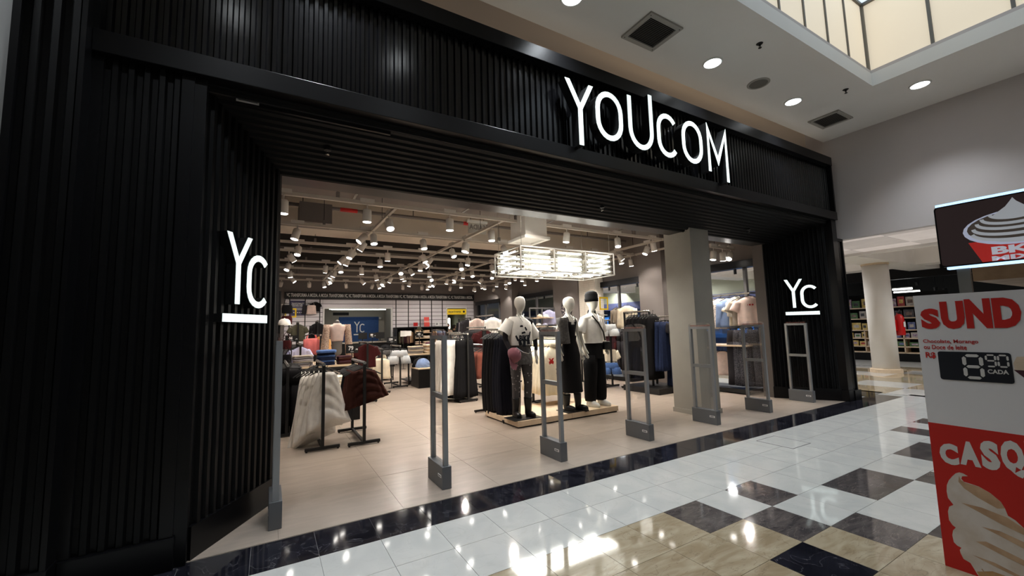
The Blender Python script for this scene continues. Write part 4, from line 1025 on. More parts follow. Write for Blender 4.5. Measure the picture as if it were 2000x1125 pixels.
for i, (dx, y, rz, sx_, sz_) in enumerate(((.05, 5.93, -.12, .95, .92), (.0, 6.03, .05, .95, 1.0), (-.05, 6.12, .12, .95, 1.1), (-.09, 6.2, .18, .95, 1.15), (-.13, 6.28, .22, .95, 1.2))):
    hang('drape', 'c_white', .62+dx, y, 1.06, rz, 'white draped one-shoulder top on the rack nearest the entrance', 'white draped tops on the front rack', .028, sx_, sz=sz_)
rail_of('drape', ['c_black'], (.62, 6.34, 0), (.62, 6.62, 0), 4, 1.06, 'black draped top at the back of the front rack', 'black tops on the front rack', .03, .8)
t_rack('black T-foot rack of brown cropped tops near the entrance', 1.11, 5.79, 6.68, 1.05)
rail_of('short_drape', ['c_brown'], (1.11, 5.86, 0), (1.11, 6.3, 0), 6, 1.05, 'dark brown draped cropped top on the second front rack', 'brown cropped tops', .04, 1.1)
rail_of('short_drape', ['c_black'], (1.11, 6.32, 0), (1.11, 6.6, 0), 4, 1.05, 'black cropped top behind the brown ones', 'black cropped tops', .03, 1)
# ------------------------------------------------------------------ tables and folded stacks
def folded(name, m, x, y, z, w_, d, h, rz, label, group):
    key = ('f', m, w_, d, h)
    if key not in GC:
        g = MB(); n = 20; lv = []
        for zz, k in ((0, .93), (h*.15, .99), (h*.5, 1.0), (h*.85, .99), (h, .9)):
            lv.append([(w_/2*k*math.copysign(abs(math.cos(2*PI*j/n))**.35, math.cos(2*PI*j/n)), d/2*k*math.copysign(abs(math.sin(2*PI*j/n))**.35, math.sin(2*PI*j/n)) + .006*math.sin(j*1.7+zz*90), zz+.004*math.sin(j*2.1)*(zz > 0)) for j in range(n)])
        g.loft(lv); me = g.mesh('folded', True); me.materials.append(K[m]); GC[key] = me
    o = obj(name, GC[key], None, None, (x, y, z)); o.rotation_euler = (0, 0, rz)
    return tag(o, label, 'clothes', group)
def stack(name, mats, x, y, z, w_, d, h, n, label, group):
    for i in range(n):
        folded(name, mats[i % len(mats)], x+rnd.uniform(-.012, .012), y+rnd.uniform(-.012, .012), z+i*h, w_, d, h*.99, rnd.uniform(-.08, .08), label, group)
def table(label, x0, x1, y0, y1, h, top='wood'):
    t = thing('display_table', label, 'table', ((x0+x1)/2, (y0+y1)/2, 0)); a, b = (x1-x0)/2, (y1-y0)/2
    MB().box(-a, a, -b, b, h-.035, h).build('tabletop', top, t, bevel=.003)
    for sx in (-1, 1):
        for sy in (-1, 1): MB().box(sx*(a-.02)-.015, sx*(a-.02)+.015, sy*(b-.02)-.015, sy*(b-.02)+.015, 0, h-.035).build('leg', 'blackmetal', t)
    for sy in (-1, 1): MB().box(-a+.02, a-.02, sy*(b-.02)-.012, sy*(b-.02)+.012, h-.075, h-.035).build('apron', 'blackmetal', t)
    MB().box(-a+.02, a-.02, -b+.02, b-.02, .08, .10).build('lower_shelf', 'blackmetal', t)
    return t
def crate(label, x0, x1, y0, y1, h):
    t = thing('display_box', label, 'display box', ((x0+x1)/2, (y0+y1)/2, 0)); a, b = (x1-x0)/2, (y1-y0)/2
    MB().box(-a, a, -b, b, 0, h-.03).build('box_body', 'blackflat', t, bevel=.004)
    MB().box(-a-.01, a+.01, -b-.01, b+.01, h-.03, h).build('wood_top', 'wood', t, bevel=.003)
    return t
table('wooden display table with jeans stacks behind the front racks', .36, 1.45, 8.2, 9.5, .88)
crate('low black display box behind the two front racks', .43, 1.37, 7.5, 8.12, .46)
stack('folded_sweatshirt', ['c_lgrey', 'c_grey', 'c_taupe'], .55, 8.36, .88, .33, .26, .032, 6, 'folded grey sweatshirt in the stack at the left of the table', 'grey folded stack')
stack('folded_jeans', ['d_dark', 'd_dark', 'd_mid'], .92, 8.36, .88, .30, .26, .03, 7, 'folded blue jeans in the stack on the wooden table', 'blue jeans stack')
folded('folded_jeans', 'd_mid', .92, 8.3, 1.10, .31, .3, .05, .1, 'bright blue jeans lying on top of the jeans stack', 'blue jeans stack')
stack('folded_trousers', ['c_brown', 'c_plum', 'c_maroon'], 1.24, 8.36, .88, .26, .26, .03, 5, 'folded brown trousers in the stack right of the jeans', 'brown folded stack')
stack('folded_sweatshirt', ['c_cream', 'c_white'], 1.15, 7.72, .46, .34, .27, .03, 9, 'folded cream knit in the stack on the low black box', 'cream stack on the low box')
stack('folded_sweatshirt', ['c_black', 'c_dgrey'], .68, 7.72, .46, .32, .27, .03, 5, 'folded black knit in the stack on the low black box', 'black stack on the low box')
table('wooden display table of beige trousers beyond the shorts rack', 3.30, 4.35, 11.3, 12.2, .82)
stack('folded_trousers', ['c_taupe', 'c_grey', 'c_beige'], 3.58, 11.55, .82, .40, .3, .035, 6, 'folded taupe trousers stack on the beige table', 'taupe stack')
stack('folded_trousers', ['c_cream', 'c_beige', 'c_tan'], 3.98, 11.5, .82, .34, .3, .035, 7, 'folded cream trousers stack on the beige table', 'cream stack')
crate('black display box holding rumpled jeans in mid store', 3.32, 4.25, 10.45, 11.1, .5)
def rumple(name, m, x, y, z, r, h, label, seed):
    rr = random.Random(seed); g = MB(); n = 18; lv = []
    n = 40
    for i in range(12):
        t = i/11; k = math.sqrt(max(.002, 1-t**2.2))
        lv.append([(r*k*math.cos(2*PI*j/n)*(1+.10*math.sin(3*j*2*PI/n+seed)+.05*math.sin(9*j*2*PI/n+t*9+seed)), r*.8*k*math.sin(2*PI*j/n)*(1+.10*math.sin(4*j*2*PI/n+t*4)+.06*math.sin(11*j*2*PI/n+t*13)), h*.85*t*(1+.12*math.sin(5*j*2*PI/n+seed)+.06*math.sin(12*j*2*PI/n))) for j in range(n)])
    o = g.loft(lv).build(name, m, None, True, (x, y, z)); return tag(o, label, 'clothes')
rumple('folded_jeans', 'd_mid', 3.52, 10.72, .5, .19, .24, 'rumpled pale blue jeans on the black box', 1).data.materials[0] = K['c_sky']
rumple('folded_sweatshirt', 'c_cream', 3.86, 10.72, .5, .15, .2, 'rumpled cream knit beside the rumpled jeans', 2)
rumple('folded_sweatshirt', 'c_black', 3.5, 10.95, .5, .2, .25, 'rumpled black knit behind the rumpled jeans', 3)
# ------------------------------------------------------------------ price cards
def card(txt, sub, x, y, z, w_, h, label, rz=0, col='price', ink='ink', post=True, size=None, base=0):
    c = thing('price_card', label, 'price sign', (x, y, z), rz)
    MB().box(-w_/2, w_/2, -.004, .004, -h/2, h/2).build('board', col, c)
    if txt: lettering(txt, size or h*.62, ink, c, (-w_*.1, -.006, h*.04), bold=.004, sx=.85)
    if sub: lettering(sub, h*.2, ink, c, (w_*.36, -.006, -h*.1), bold=.002)
    if sub: MB().box(-w_*.12, w_*.12, -.006, -.004, -h*.36, -h*.31).build('rule_line', ink, c)
    if post:
        MB().box(-.008, .008, .004, .012, -z+base, 0).build('stem', 'blackmetal', c)
        MB().box(-.07, .07, -.05, .06, -z+base, -z+base+.008).build('foot', 'blackmetal', c)
card('79', ',90', 1.38, 8.4, 1.15, .22, .17, 'black price card reading 79,90 on the jeans table', base=.88)
card('44', ',90', .39, 9.0, 1.37, .22, .12, 'black price card reading 44,90 at the left of the store')
card('99', ',90', 2.92, 14.0, 1.35, .22, .15, 'black price card reading 99 in front of the blue panel')
card('139', ',90', 2.78, 11.0, 1.24, .26, .16, 'black price card reading 139 over the pale shorts', size=.08)
card('49', ',90', 4.65, 14.5, 1.32, .26, .2, 'black price card reading 49 in front of the slatted wall')
card('', None, 3.85, 13.2, 1.38, .22, .16, 'white shirt shaped card in front of the cash desk', col='ink')
card('', None, 5.81, 18.7, 1.75, .2, .16, 'small red sale card on the slatted wall', col='red', post=False)
r2 = thing('sale_card', 'tall red sale card on the slatted wall', 'price sign', (6.33, 18.7, 1.86))
MB().box(-.12, .12, -.004, .004, .05, .22).build('board', mat('coral_card', S(232, 84, 76), .5), r2)
MB().box(-.12, .12, -.004, .004, -.03, .05).build('stripe', mat('coral_stripe', S(240, 170, 164), .5), r2)
MB().box(-.12, .14, -.004, .004, -.22, -.03).build('board', mat('coral_card', S(232, 84, 76), .5), r2)
card('20', None, 6.85, 18.7, 1.74, .2, .18, 'small white card on the slatted wall', col='ink', ink='signdark', post=False)
card('', None, 4.55, 16.2, 1.36, .24, .22, 'white card on a red post before the slatted wall', col='ink')
# ------------------------------------------------------------------ mid store racks
t_rack('black rack of pale denim shorts in mid store', 3.0, 10.98, 11.93, 1.07)
rail_of('shorts', ['d_light'], (2.98, 10.98, 0), (2.98, 11.3, 0), 4, 1.07, 'pale washed denim shorts on the mid store rack', 'pale denim shorts', .06, 1.15)
rail_of('shorts', ['d_grey'], (2.75, 11.1, 0), (2.75, 11.5, 0), 3, 1.07, 'charcoal denim shorts left of the pale ones', 'charcoal shorts', .05, 1.1)
t_rack('black rack of cream trousers beside the shorts', 2.35, 10.2, 11.2, 1.05)
rail_of('tank', ['c_cream', 'c_beige'], (2.35, 10.25, 0), (2.35, 10.8, 0), 5, 1.0, 'cream ribbed top on the rack beside the shorts', 'cream tops by the shorts', .05)
rail_of('tank', ['c_plum', 'c_black'], (2.35, 10.8, 0), (2.35, 11.15, 0), 4, 1.0, 'dark ribbed top behind the cream ones', 'dark tops by the shorts', .05)
t_rack('black rack with a brown shirt left of mid store', 1.8, 9.1, 10.0, 1.24)
rail_of('tee', ['c_maroon', 'c_plum'], (1.8, 9.15, 0), (1.8, 9.6, 0), 5, 1.27, 'dark brown t-shirt facing the entrance in mid store', 'brown tees', .04, .8)
rail_of('tee', ['c_black', 'c_plum'], (1.8, 9.6, 0), (1.8, 9.95, 0), 3, 1.24, 'black t-shirt behind the brown ones', 'black tees behind the brown', .04, .8)
t_rack('black rack of long black and white skirts', 3.52, 7.85, 8.75, 1.36)
rail_of('skirt', ['c_black'], (3.5, 7.9, 0), (3.5, 8.4, 0), 7, 1.34, 'long black pleated skirt on the front of its rack', 'long black skirts', .05, 1.08)
rail_of('skirt', ['c_white'], (3.24, 8.0, 0), (3.24, 8.5, 0), 6, 1.34, 'long white pleated skirt beside the black ones', 'long white skirts', .04, 1.0)
t_rack('black rack of rust and grey t-shirts behind the skirts', 4.12, 8.0, 9.1, 1.1)
rail_of('long', ['c_rust', 'c_rust', 'c_brown', 'c_grey', 'c_dgrey'], (4.12, 8.05, 0), (4.12, 9.0, 0), 11, 1.1, ['rust t-shirt on the low rack beside the long skirts', 'dark t-shirt on the low rack beside the long skirts'], 'rust and grey tees', .035, .95)
t_rack('tall black rack of dark tees behind the rust ones', 4.75, 9.5, 10.6, 1.5)
rail_of('tee', ['c_maroon', 'c_black', 'c_navyblk', 'c_black'], (4.75, 9.5, 0), (4.75, 10.5, 0), 10, 1.5, ['maroon t-shirt on the tall rack behind the rust ones', 'black t-shirt on the tall rack behind the rust ones'], 'dark tees on the tall rack', .035, .9)
t_rack('black rack of white and pink shirts deep in the store', 5.5, 10.5, 11.6, 1.84)
hang('long', 'c_white', 5.5, 10.5, 1.85, -.45, 'white shirt facing the entrance deep in the store', 'pale shirts deep in the store', .05, .85)
hang('long', 'c_blush', 5.5, 11.55, 1.85, -.45, 'blush knit left of the white shirt deep in the store', 'pale shirts deep in the store', .05, .8)
rail_of('tee', ['c_black', 'c_dgrey'], (5.5, 10.7, 0), (5.5, 11.5, 0), 6, 1.45, 'black t-shirt under the white shirt', 'black tees under the white shirt', .035, .9)
t_rack('black rack of dark coats before the fitting rooms', 5.95, 13.0, 14.0, 1.84)
rail_of('jacket', ['c_dgrey', 'c_grey', 'c_navyblk', 'c_black'], (5.85, 13.0, 0), (6.05, 13.9, 0), 7, 1.84, ['grey coat on the rack before the fitting rooms', 'black coat on the rack before the fitting rooms'], 'coats before the fitting rooms', .05, .85)
t_rack('black rack of pale tops before the long skirts', 4.1, 9.6, 10.4, 1.38)
rail_of('tank', ['c_white', 'c_lgrey', 'c_black'], (4.1, 9.6, 0), (4.1, 10.3, 0), 8, 1.38, ['white camisole on the rack behind the long skirts', 'dark camisole on the rack behind the long skirts'], 'camisoles behind the skirts', .03, .8)
t_rack('black rack at mid store with hanging black jackets', 6.05, 8.6, 9.7, 1.5)
rail_of('jacket', ['c_black', 'c_dgrey', 'c_black'], (6.05, 8.65, 0), (6.05, 9.65, 0), 10, 1.5, 'black jacket on the rack between the first two mannequins', 'black jackets between mannequins', .035, .95)
t_rack('black rack of ruched navy dresses beside the platform', 3.34, 5.75, 6.75, 1.44)
rail_of('slip', ['c_navyblk', 'c_black'], (3.34, 5.82, 0), (3.34, 6.5, 0), 7, 1.44, 'long dark ruched dress left of the mannequins', 'ruched dresses', .05, 1.02)
t_rack('black rack of cream printed hoodies behind the platform', 4.46, 5.98, 6.9, 1.26)
rail_of('hoodie', ['c_cream'], (4.43, 6.02, 0), (4.5, 6.75, 0), 7, 1.26, 'cream printed hoodie hanging behind the mannequins', 'cream hoodies', .06, 1.1, sz=1.32)
# left front: pink and yellow tops, olive top, black jacket
t_rack('black rack of pink and yellow tops left of the torso form', .98, 9.9, 11.2, 1.42)
rail_of('tank', ['c_pink'], (.82, 9.95, 0), (.82, 10.3, 0), 4, 1.5, 'coral pink camisole facing the entrance', 'coral camisoles', .05, .75)
rail_of('tank', ['c_yellow'], (1.1, 10.4, 0), (1.1, 10.9, 0), 6, 1.48, 'mustard yellow camisole beside the coral ones', 'yellow camisoles', .03, .75)
t_rack('tall slim black rack carrying the olive top', .63, 11.46, 11.96, 1.74)
t_rack('tall slim black rack carrying the black cropped jacket', 1.02, 10.96, 11.4, 1.75)
hang('tee', 'c_olive', .63, 11.5, 1.74, .05, 'olive green top hanging under the navy poster', None, .04, .68)
hang('jacket', 'c_black', 1.02, 11.0, 1.75, -.1, 'black cropped jacket hanging right of the olive top', None, .05, .62)
hang('tee', 'c_lav', .56, 9.32, 1.245, .2, 'white and lilac printed t-shirt left of the coral camisoles', None, .04, .6)
t_rack('black rack with lilac tees at the left of the store', .56, 9.3, 10.2, 1.25)
rail_of('tee', ['c_lav', 'c_black', 'c_black'], (.56, 9.4, 0), (.56, 10.1, 0), 5, 1.24, 'dark t-shirt behind the lilac one', 'dark tees at left', .04, .7)
t_rack('black rack of dark trousers at the far left', .26, 6.9, 8.2, 1.0)
rail_of('pants', ['c_black', 'c_dgrey', 'c_navyblk'], (.30, 6.9, 0), (.30, 8.1, 0), 9, 1.02, 'black trousers on the rack behind the left gate', 'black trousers at left', .04, .85)
# ------------------------------------------------------------------ right side racks
def frame_rack(label, x, y0, y1, h, shelf=None):
    r = thing('wall_rack', label, 'rack', (x, y0, 0), group='grey wall racks'); L = y1-y0
    for y in (0, L):
        MB().box(.3, .34, y-.02, y+.02, 0, h+.25).build('upright', 'alu', r)
        MB().box(-.3, .34, y-.02, y+.02, .05, .09).build('foot', 'blackmetal', r)
        MB().box(0, .34, y-.012, y+.012, h-.01, h+.02).build('arm', 'alu', r)
    MB().cyl((0, 0, h), (0, L, h), .016, 8).build('rail', 'steel', r)
    MB().box(-.3, .34, 0, L, .02, .1).build('plinth', 'blackmetal', r)
    if shelf: MB().box(-.25, .32, 0, L, shelf, shelf+.03).build('shelf_board', 'wood', r)
    return r
t_rack('tall black rack of black jumpsuits by the entrance column', 7.3, 6.45, 7.2, 1.75)
rail_of('dress', ['c_black'], (7.28, 6.3, 0), (7.28, 7.0, 0), 8, 1.75, 'long black jumpsuit left of the entrance column', 'black jumpsuits', .05, 1.12)
t_rack('black rack of denim left of the entrance column', 7.6, 5.95, 6.6, 1.62, group='black floor racks')
rail_of('skirt', ['d_dark'], (7.42, 6.1, 0), (7.42, 6.5, 0), 4, 1.6, 'long dark blue denim skirt by the entrance column', 'denim skirts', .06, 1.0)
hang('tee', 'c_dgrey', 7.6, 5.93, 1.62, -.8, 'dark grey washed t-shirt over dark jeans by the column', None, .07, .9)
hang('pants', 'd_dark', 7.64, 5.98, 1.25, -.8, 'dark blue jeans under the grey washed t-shirt', None, .07, 1.0)
hang('pants', 'd_dark', 7.68, 6.1, 1.25, -.8, 'dark blue jeans behind the front pair by the column', None, .07, 1.0)
MB_ = MB().box(-.45, .45, -.5, .5, 0, .12)
tag(MB_.build('rack_plinth', 'blackmetal', loc=(7.4, 6.5, 0)), 'low black plinth under the denim and black racks', 'plinth')
frame_rack('grey wall rack of cream jerseys and grey trousers by the glazing', 8.35, 7.8, 9.3, 1.36)
rail_of('pants', ['c_dgrey', 'c_maroon', 'c_black', 'c_dgrey'], (8.15, 7.95, 0), (8.15, 9.1, 0), 8, 1.34, ['dark grey trousers on the wall rack by the glazing', 'dark red and black trousers on the wall rack'], 'trousers by the glazing', .05, .92)
hang('long', 'c_cream', 8.38, 8.15, 2.05, -.7, 'cream jersey with black lettering by the glazing', None, .06, .9)
lt = lettering('CAMPUS', .07, 'signdark', None, (8.36, 8.08, 1.78), (PI/2, 0, .2), bold=.002, name='jersey_print'); lt.parent = None
JP = bpy.data.objects.get('jersey_print')
rail_of('long', ['c_beige', 'c_taupe'], (8.55, 8.2, 0), (8.55, 8.8, 0), 4, 2.02, 'beige jersey behind the lettered one', 'beige jerseys', .04, .85)
t_rack('black rack of light denim and cream tees right of the mannequins', 7.1, 7.5, 8.6, 1.58)
hang('shorts', 'd_light', 7.06, 7.5, 1.58, -.7, 'white washed denim skirt right of the tall mannequin', None, .07, .95)
hang('tee', 'c_plum', 7.1, 7.58, 1.26, -.7, 'dark plum top below the white denim', None, .06, .55)
rail_of('tee', ['c_cream', 'c_white'], (7.2, 7.55, 0), (7.2, 8.3, 0), 5, .98, 'cream printed t-shirt low on the rack right of the mannequins', 'cream tees low', .05, .85)
hang('shorts', 'd_mid', 7.08, 7.5, .66, -.7, 'blue denim shorts lowest on the rack right of the mannequins', None, .07, .9)
yf = thing('yellow_frame', 'empty yellow square frame beside the glazing', 'frame', (7.87, 8.5, 1.88))
for a in ((-.15, .15, .31, .35), (-.15, .15, 0, .04)): MB().box(a[0], a[1], -.01, .01, a[2], a[3]).build('frame_bar', 'yellow', yf)
for x in (-.15, .12): MB().box(x, x+.03, -.01, .01, 0, .35).build('frame_bar', 'yellow', yf)
MB().cyl((0, 0, -1.88), (0, 0, 0), .008, 6).build('stand', 'blackmetal', yf)
# right front wall rack: printed dresses, pink tee, patterned trousers, low white tees
frame_rack('grey wall rack nearest the right entrance return', 8.55, 4.9, 6.3, 2.04, shelf=.95)
hang('long', 'floral', 8.57, 5.56, 2.06, -.95, 'white floral dress on the wall rack by the right return', None, .07, 1.0)
hang('long', 'c_blush', 8.56, 5.8, 2.05, -.95, 'plain white shirt behind the floral dress', None, .06, .95)
hang('long', 'c_sky', 8.58, 5.36, 2.05, -.95, 'blue grey shirt on the right wall rack', None, .06, .95)
hang('long', 'c_white', 8.58, 5.2, 2.05, -.95, 'white shirt between the blue shirt and the pink tee', None, .06, .65)
pt = hang('tee', 'c_blush', 8.6, 4.95, 2.06, -1.0, 'pale pink t-shirt with three red marks facing the entrance', None, .07, 1.0)
for i in range(3): MB().lathe([(.001, 0), (.018, .0), (.018, .002), (.001, .002)], 10).build('red_print', 'signred', pt).matrix_local = Matrix.Translation((-.05+i*.05, -.078, -.26)) @ Matrix.Rotation(PI/2, 4, 'X')
hang('tee', 'c_taupe', 8.62, 5.08, 2.05, -.9, 'taupe t-shirt behind the pale pink one', None, .06, 1.0)
hang('tee', 'c_cream', 8.68, 5.2, 2.05, -.9, 'cream t-shirt behind the taupe one', None, .06, 1.0)
for i in range(5): hang('tee', ('c_blush', 'c_white')[i % 2], 8.55, 5.6+i*.1, .9, -.95, 'white cropped t-shirt hanging low by the right return', 'low white tees', .05, .85)
for i in range(3): hang('pants', ('speckle', 'speckle', 'c_dgrey')[i], 8.55, 4.95+i*.13, 1.4, -1.0, ('front speckled grey trousers behind the gate by the right return', 'rear speckled grey trousers behind the gate by the right return', 'dark grey trousers behind the speckled pairs')[i], 'speckled trousers', .06, 1.12)
# shelf of hats and the lilac shirt by the glazing
hs = thing('glazing_shelf', 'grey shelf frame with hats before the side glazing', 'shelf', (7.95, 11.6, 0))
for x in (-.5, .0, .5): MB().box(x-.02, x+.02, -.02, .02, 0, 2.1).build('upright', 'alu', hs)
for z in (1.46, 1.75): MB().box(-.5, .3, -.25, .02, z, z+.03).build('shelf_board', 'wood', hs)
MB().box(-.5, .5, -.02, .02, 2.08, 2.12).build('top_bar', 'alu', hs)
def cap(x, y, z, m, label, rz=0, s=1):
    c = thing('cap', label, 'hat', (x, y, z), rz); c.scale = (s, s, s)
    MB().lathe([(.09, 0), (.092, .03), (.08, .075), (.05, .1), (.001, .11)], 16).build('crown', m, c, True)
    MB().plate([(-.08, 0), (-.075, -.07), (-.04, -.13), (.04, -.13), (.075, -.07), (.08, 0)], lambda u, v, w_: (u, v-.04, .004+w_-.08*abs(v)), .006).build('brim', m, c)
    MB().lathe([(.001, .108), (.01, .11), (.008, .116), (.001, .118)], 8).build('button', m, c)
    return c
cap(7.7, 11.45, 1.49, 'c_white', 'white cap on the shelf before the glazing', .3)
cap(7.95, 11.45, 1.49, 'c_lav', 'lilac cap on the shelf before the glazing', -.2)
cap(7.75, 11.45, 1.78, 'c_beige', 'beige cap on the upper glazing shelf', .2)
cap(8.0, 11.45, 1.78, 'c_white', 'white cap on the upper glazing shelf', 0)
hang('long', 'c_lav', 8.2, 11.56, 2.1, -.6, 'lilac shirt hanging behind the middle mannequin', None, .07, .75)
mo = thing('oval_mirror', 'oval patterned mirror on the grey pillar behind the middle mannequin', 'mirror', (8.53, 11.0, 2.05))
ov = lambda k: [(.26*k*math.cos(2*PI*i/24), .28*k*math.sin(2*PI*i/24)) for i in range(24)]
mm = lambda u, v, w_: (-w_, u, v)
MB().plate(ov(1.08), mm, .02).build('rim', 'blackmetal', mo)
MB().plate(ov(1), lambda u, v, w_: (-.02-w_, u, v), .004).build('mirror_face', spotted('mosaic_mirror', S(70, 66, 70), S(180, 172, 168), 16, .4, rough=.2), mo)
for i, (x, y, z, m, lb) in enumerate(((7.6, 8.7, 1.78, 'c_black', 'black cap beside the yellow frame'), (7.78, 8.6, 1.74, 'c_white', 'white cap with dark brim beside the yellow frame'))): cap(x, y, z, m, lb, .3, 1.3)
for (x, y) in ((7.6, 8.7), (7.78, 8.6)): tag(MB().cyl((0, 0, 0), (0, 0, 1.76 if x < 7.7 else 1.73), .012, 8).lathe([(.001, 0), (.1, 0), (.1, .015), (.001, .015)], 14).build('hat_stand', 'blackmetal', loc=(x, y, 0)), 'slim black hat stand %s the yellow frame' % ('left below' if x < 7.7 else 'right below'), 'stand')
# accessories at the far left
acc = thing('accessory_stand', 'tall narrow stand of bags and caps at the left jamb', 'stand', (.16, 9.0, 0))
MB().box(-.03, .03, -.3, .3, 0, 2.25).build('panel', 'blackmetal', acc)
MB().box(-.2, .2, -.35, .35, 0, .05).build('base', 'blackmetal', acc)
for k in range(7):
    for yy in (-.2, .15): MB().cyl((.03, yy, .7+k*.22), (.12, yy, .72+k*.22), .006, 6).build('hook', 'steel', acc)
def bag(x, y, z, m, label, s=1):
    b = thing('handbag', label, 'bag', (x, y, z)); b.scale = (s, s, s)
    MB().loft([lobe(zz, hw, .035, .004, 2, 0, 16) for zz, hw in ((-.32, .06), (-.31, .085), (-.22, .09), (-.17, .08), (-.16, .07))]).build('pouch', m, b, True)
    MB().tube([(-.06, 0, -.17), (-.03, 0, -.05), (0, 0, 0), (.03, 0, -.05), (.06, 0, -.17)], .006, 6).build('strap', m, b)
for i, (y, z, m, c) in enumerate(((8.65, 2.15, 'c_black', 'black'), (8.7, 1.95, 'c_maroon', 'dark red'), (8.8, 1.5, 'c_maroon', 'wine red'), (8.65, 1.25, 'c_black', 'black'), (8.7, .95, 'c_black', 'black'))):
    bag(.29, y, z, m, '%s hand bag, %s on the stand at the left jamb' % (c, ('topmost', 'second from top', 'at mid height', 'below mid height', 'lowest')[i]))
cap(.25, 8.6, 1.62, 'c_white', 'white cap hanging on the stand at the left jamb', .4, 1.1)
y2 = thing('yellow_frame', 'yellow square frame on the left before the navy poster', 'frame', (.5, 12, 1.88))
for a in ((-.15, .1, .2, .23), (-.15, .1, 0, .03)): MB().box(a[0], a[1], -.01, .01, a[2], a[3]).build('frame_bar', 'yellow', y2)
for x in (-.15, .08): MB().box(x, x+.03, -.01, .01, 0, .23).build('frame_bar', 'yellow', y2)
MB().cyl((0, 0, -1.88), (0, 0, 0), .008, 6).build('stand', 'blackmetal', y2)
# poster and tops on the back wall
po = thing('wall_poster', 'navy poster with white text on the slatted wall', 'poster', (.98, 18.88, 0))
MB().box(-.28, .28, -.01, .01, 2.21, 2.8).build('board', 'navy', po)
for i, s_ in enumerate(('TRANSFORMAÇÃO', 'CIRCULAR COM', 'JEANS POR CÂMARA')): lettering(s_, .06, 'ink', po, (-.2, -.012, 2.69-i*.055), bold=.001, align='LEFT', sx=.9)
for i in range(4): MB().box(-.2, .2 if i < 3 else .22, -.013, -.011, 2.5-i*.027, 2.508-i*.027).build('print_line', 'ink', po)
for i in range(6): MB().lathe([(.001, 0), (.02, 0), (.02, .002), (.001, .002)], 8).build('print_icon', 'ink', po).matrix_local = Matrix.Translation((-.18+i*.07, -.011, 2.32)) @ Matrix.Rotation(PI/2, 4, 'X')
hang('tank', 'c_blush', 1.5, 18.8, 2.78, 0, 'white tank top pinned on the slatted back wall', None, .04, .8)
hang('tee', 'c_black', 1.66, 18.85, 2.8, 0, 'black tank top pinned behind the white one', None, .03, .65)
hang('tank', 'c_dgrey', 1.33, 18.86, 2.78, 0, 'dark grey tank top pinned left of the white one', None, .03, .8)
# cash desk and gondola
dk_ = thing('cash_desk', 'long dark cash desk before the blue panel', 'counter', (3.4, 18.0, 0))
MB().box(-1.3, 1.2, -.3, .3, 0, 1.02).build('body', 'blackflat', dk_)
MB().box(-1.35, 1.25, -.35, .35, 1.02, 1.08).build('worktop', 'steel', dk_)
for i, x in enumerate((3.35, 4.05)):
    mo_ = thing('cash_monitor', ('left', 'right')[i]+' black cash register monitor on the cash desk', 'monitor', (x, 17.9, 1.08))
    MB().box(-.17, .17, -.02, .02, .1, .36).build('screen', 'dark', mo_, bevel=.004)
    MB().cyl((0, .02, .01), (0, .02, .15), .02, 8).build('stem', 'blackmetal', mo_)
    MB().box(-.1, .1, -.08, .1, 0, .015).build('foot', 'blackmetal', mo_)
gd = thing('wall_gondola', 'black wall unit of shelves under the slatted wall', 'shelf', (6.05, 18.6, 0))
MB().box(-1.2, 1.2, .28, .34, 0, 1.6).build('back_panel', 'dark', gd)
MB().box(-1.2, 1.2, -.25, .34, 1.58, 1.63).build('canopy', 'blackflat', gd)
for x in (-1.2, -.4, .4, 1.17): MB().box(x, x+.03, -.25, .3, 0, 1.6).build('divider', 'blackmetal', gd)
for z in (.6, .85, 1.1, 1.35): MB().box(-.37, .4, -.22, .3, z, z+.025).build('shelf_board', 'wood', gd)
for i, z in enumerate((.625, .875, 1.125, 1.375)):
    for j, x in enumerate((-.2, .2)):
        stack('folded_knit', [['c_tan', 'c_beige'], ['c_cream', 'c_rust'], ['c_beige', 'c_white'], ['c_tan', 'c_cream']][i], 6.05+x, 18.55, z, .3, .25, .035, 3, 'folded knit on the %s shelf under the slatted wall, %s pile' % (('lowest', 'second', 'third', 'top')[i], ('left', 'right')[j]), 'knits on the wall shelves')
rail_of('jacket', ['c_olive', 'c_plum', 'c_tan'], (4.95, 18.5, 0), (5.6, 18.5, 0), 6, 1.5, 'earth toned jacket hanging at the left of the wall unit', 'jackets on the wall unit', .05, .8, jit=.8)
rail_of('pants', ['c_tan', 'd_mid', 'c_sky'], (6.5, 18.5, 0), (7.15, 18.5, 0), 5, 1.5, ['tan trousers at the right of the wall unit', 'blue jeans at the right of the wall unit', 'pale blue jeans at the right of the wall unit'], 'trousers on the wall unit', .05, .8, jit=.8)
ht = thing('bucket_hat', 'wide olive hat on a stand before the wall unit', 'hat', (5.72, 17.9, 1.5))
MB().lathe([(.001, .0), (.17, 0), (.18, .01), (.1, .03), (.09, .1), (.05, .13), (.001, .135)], 18).build('crown', 'c_olive', ht, True)
MB().lathe([(.092, .035), (.098, .035), (.098, .06), (.092, .06)], 18).build('band', 'c_black', ht)
MB().cyl((0, 0, -1.5), (0, 0, .005), .012, 8).build('stand', 'blackmetal', ht)
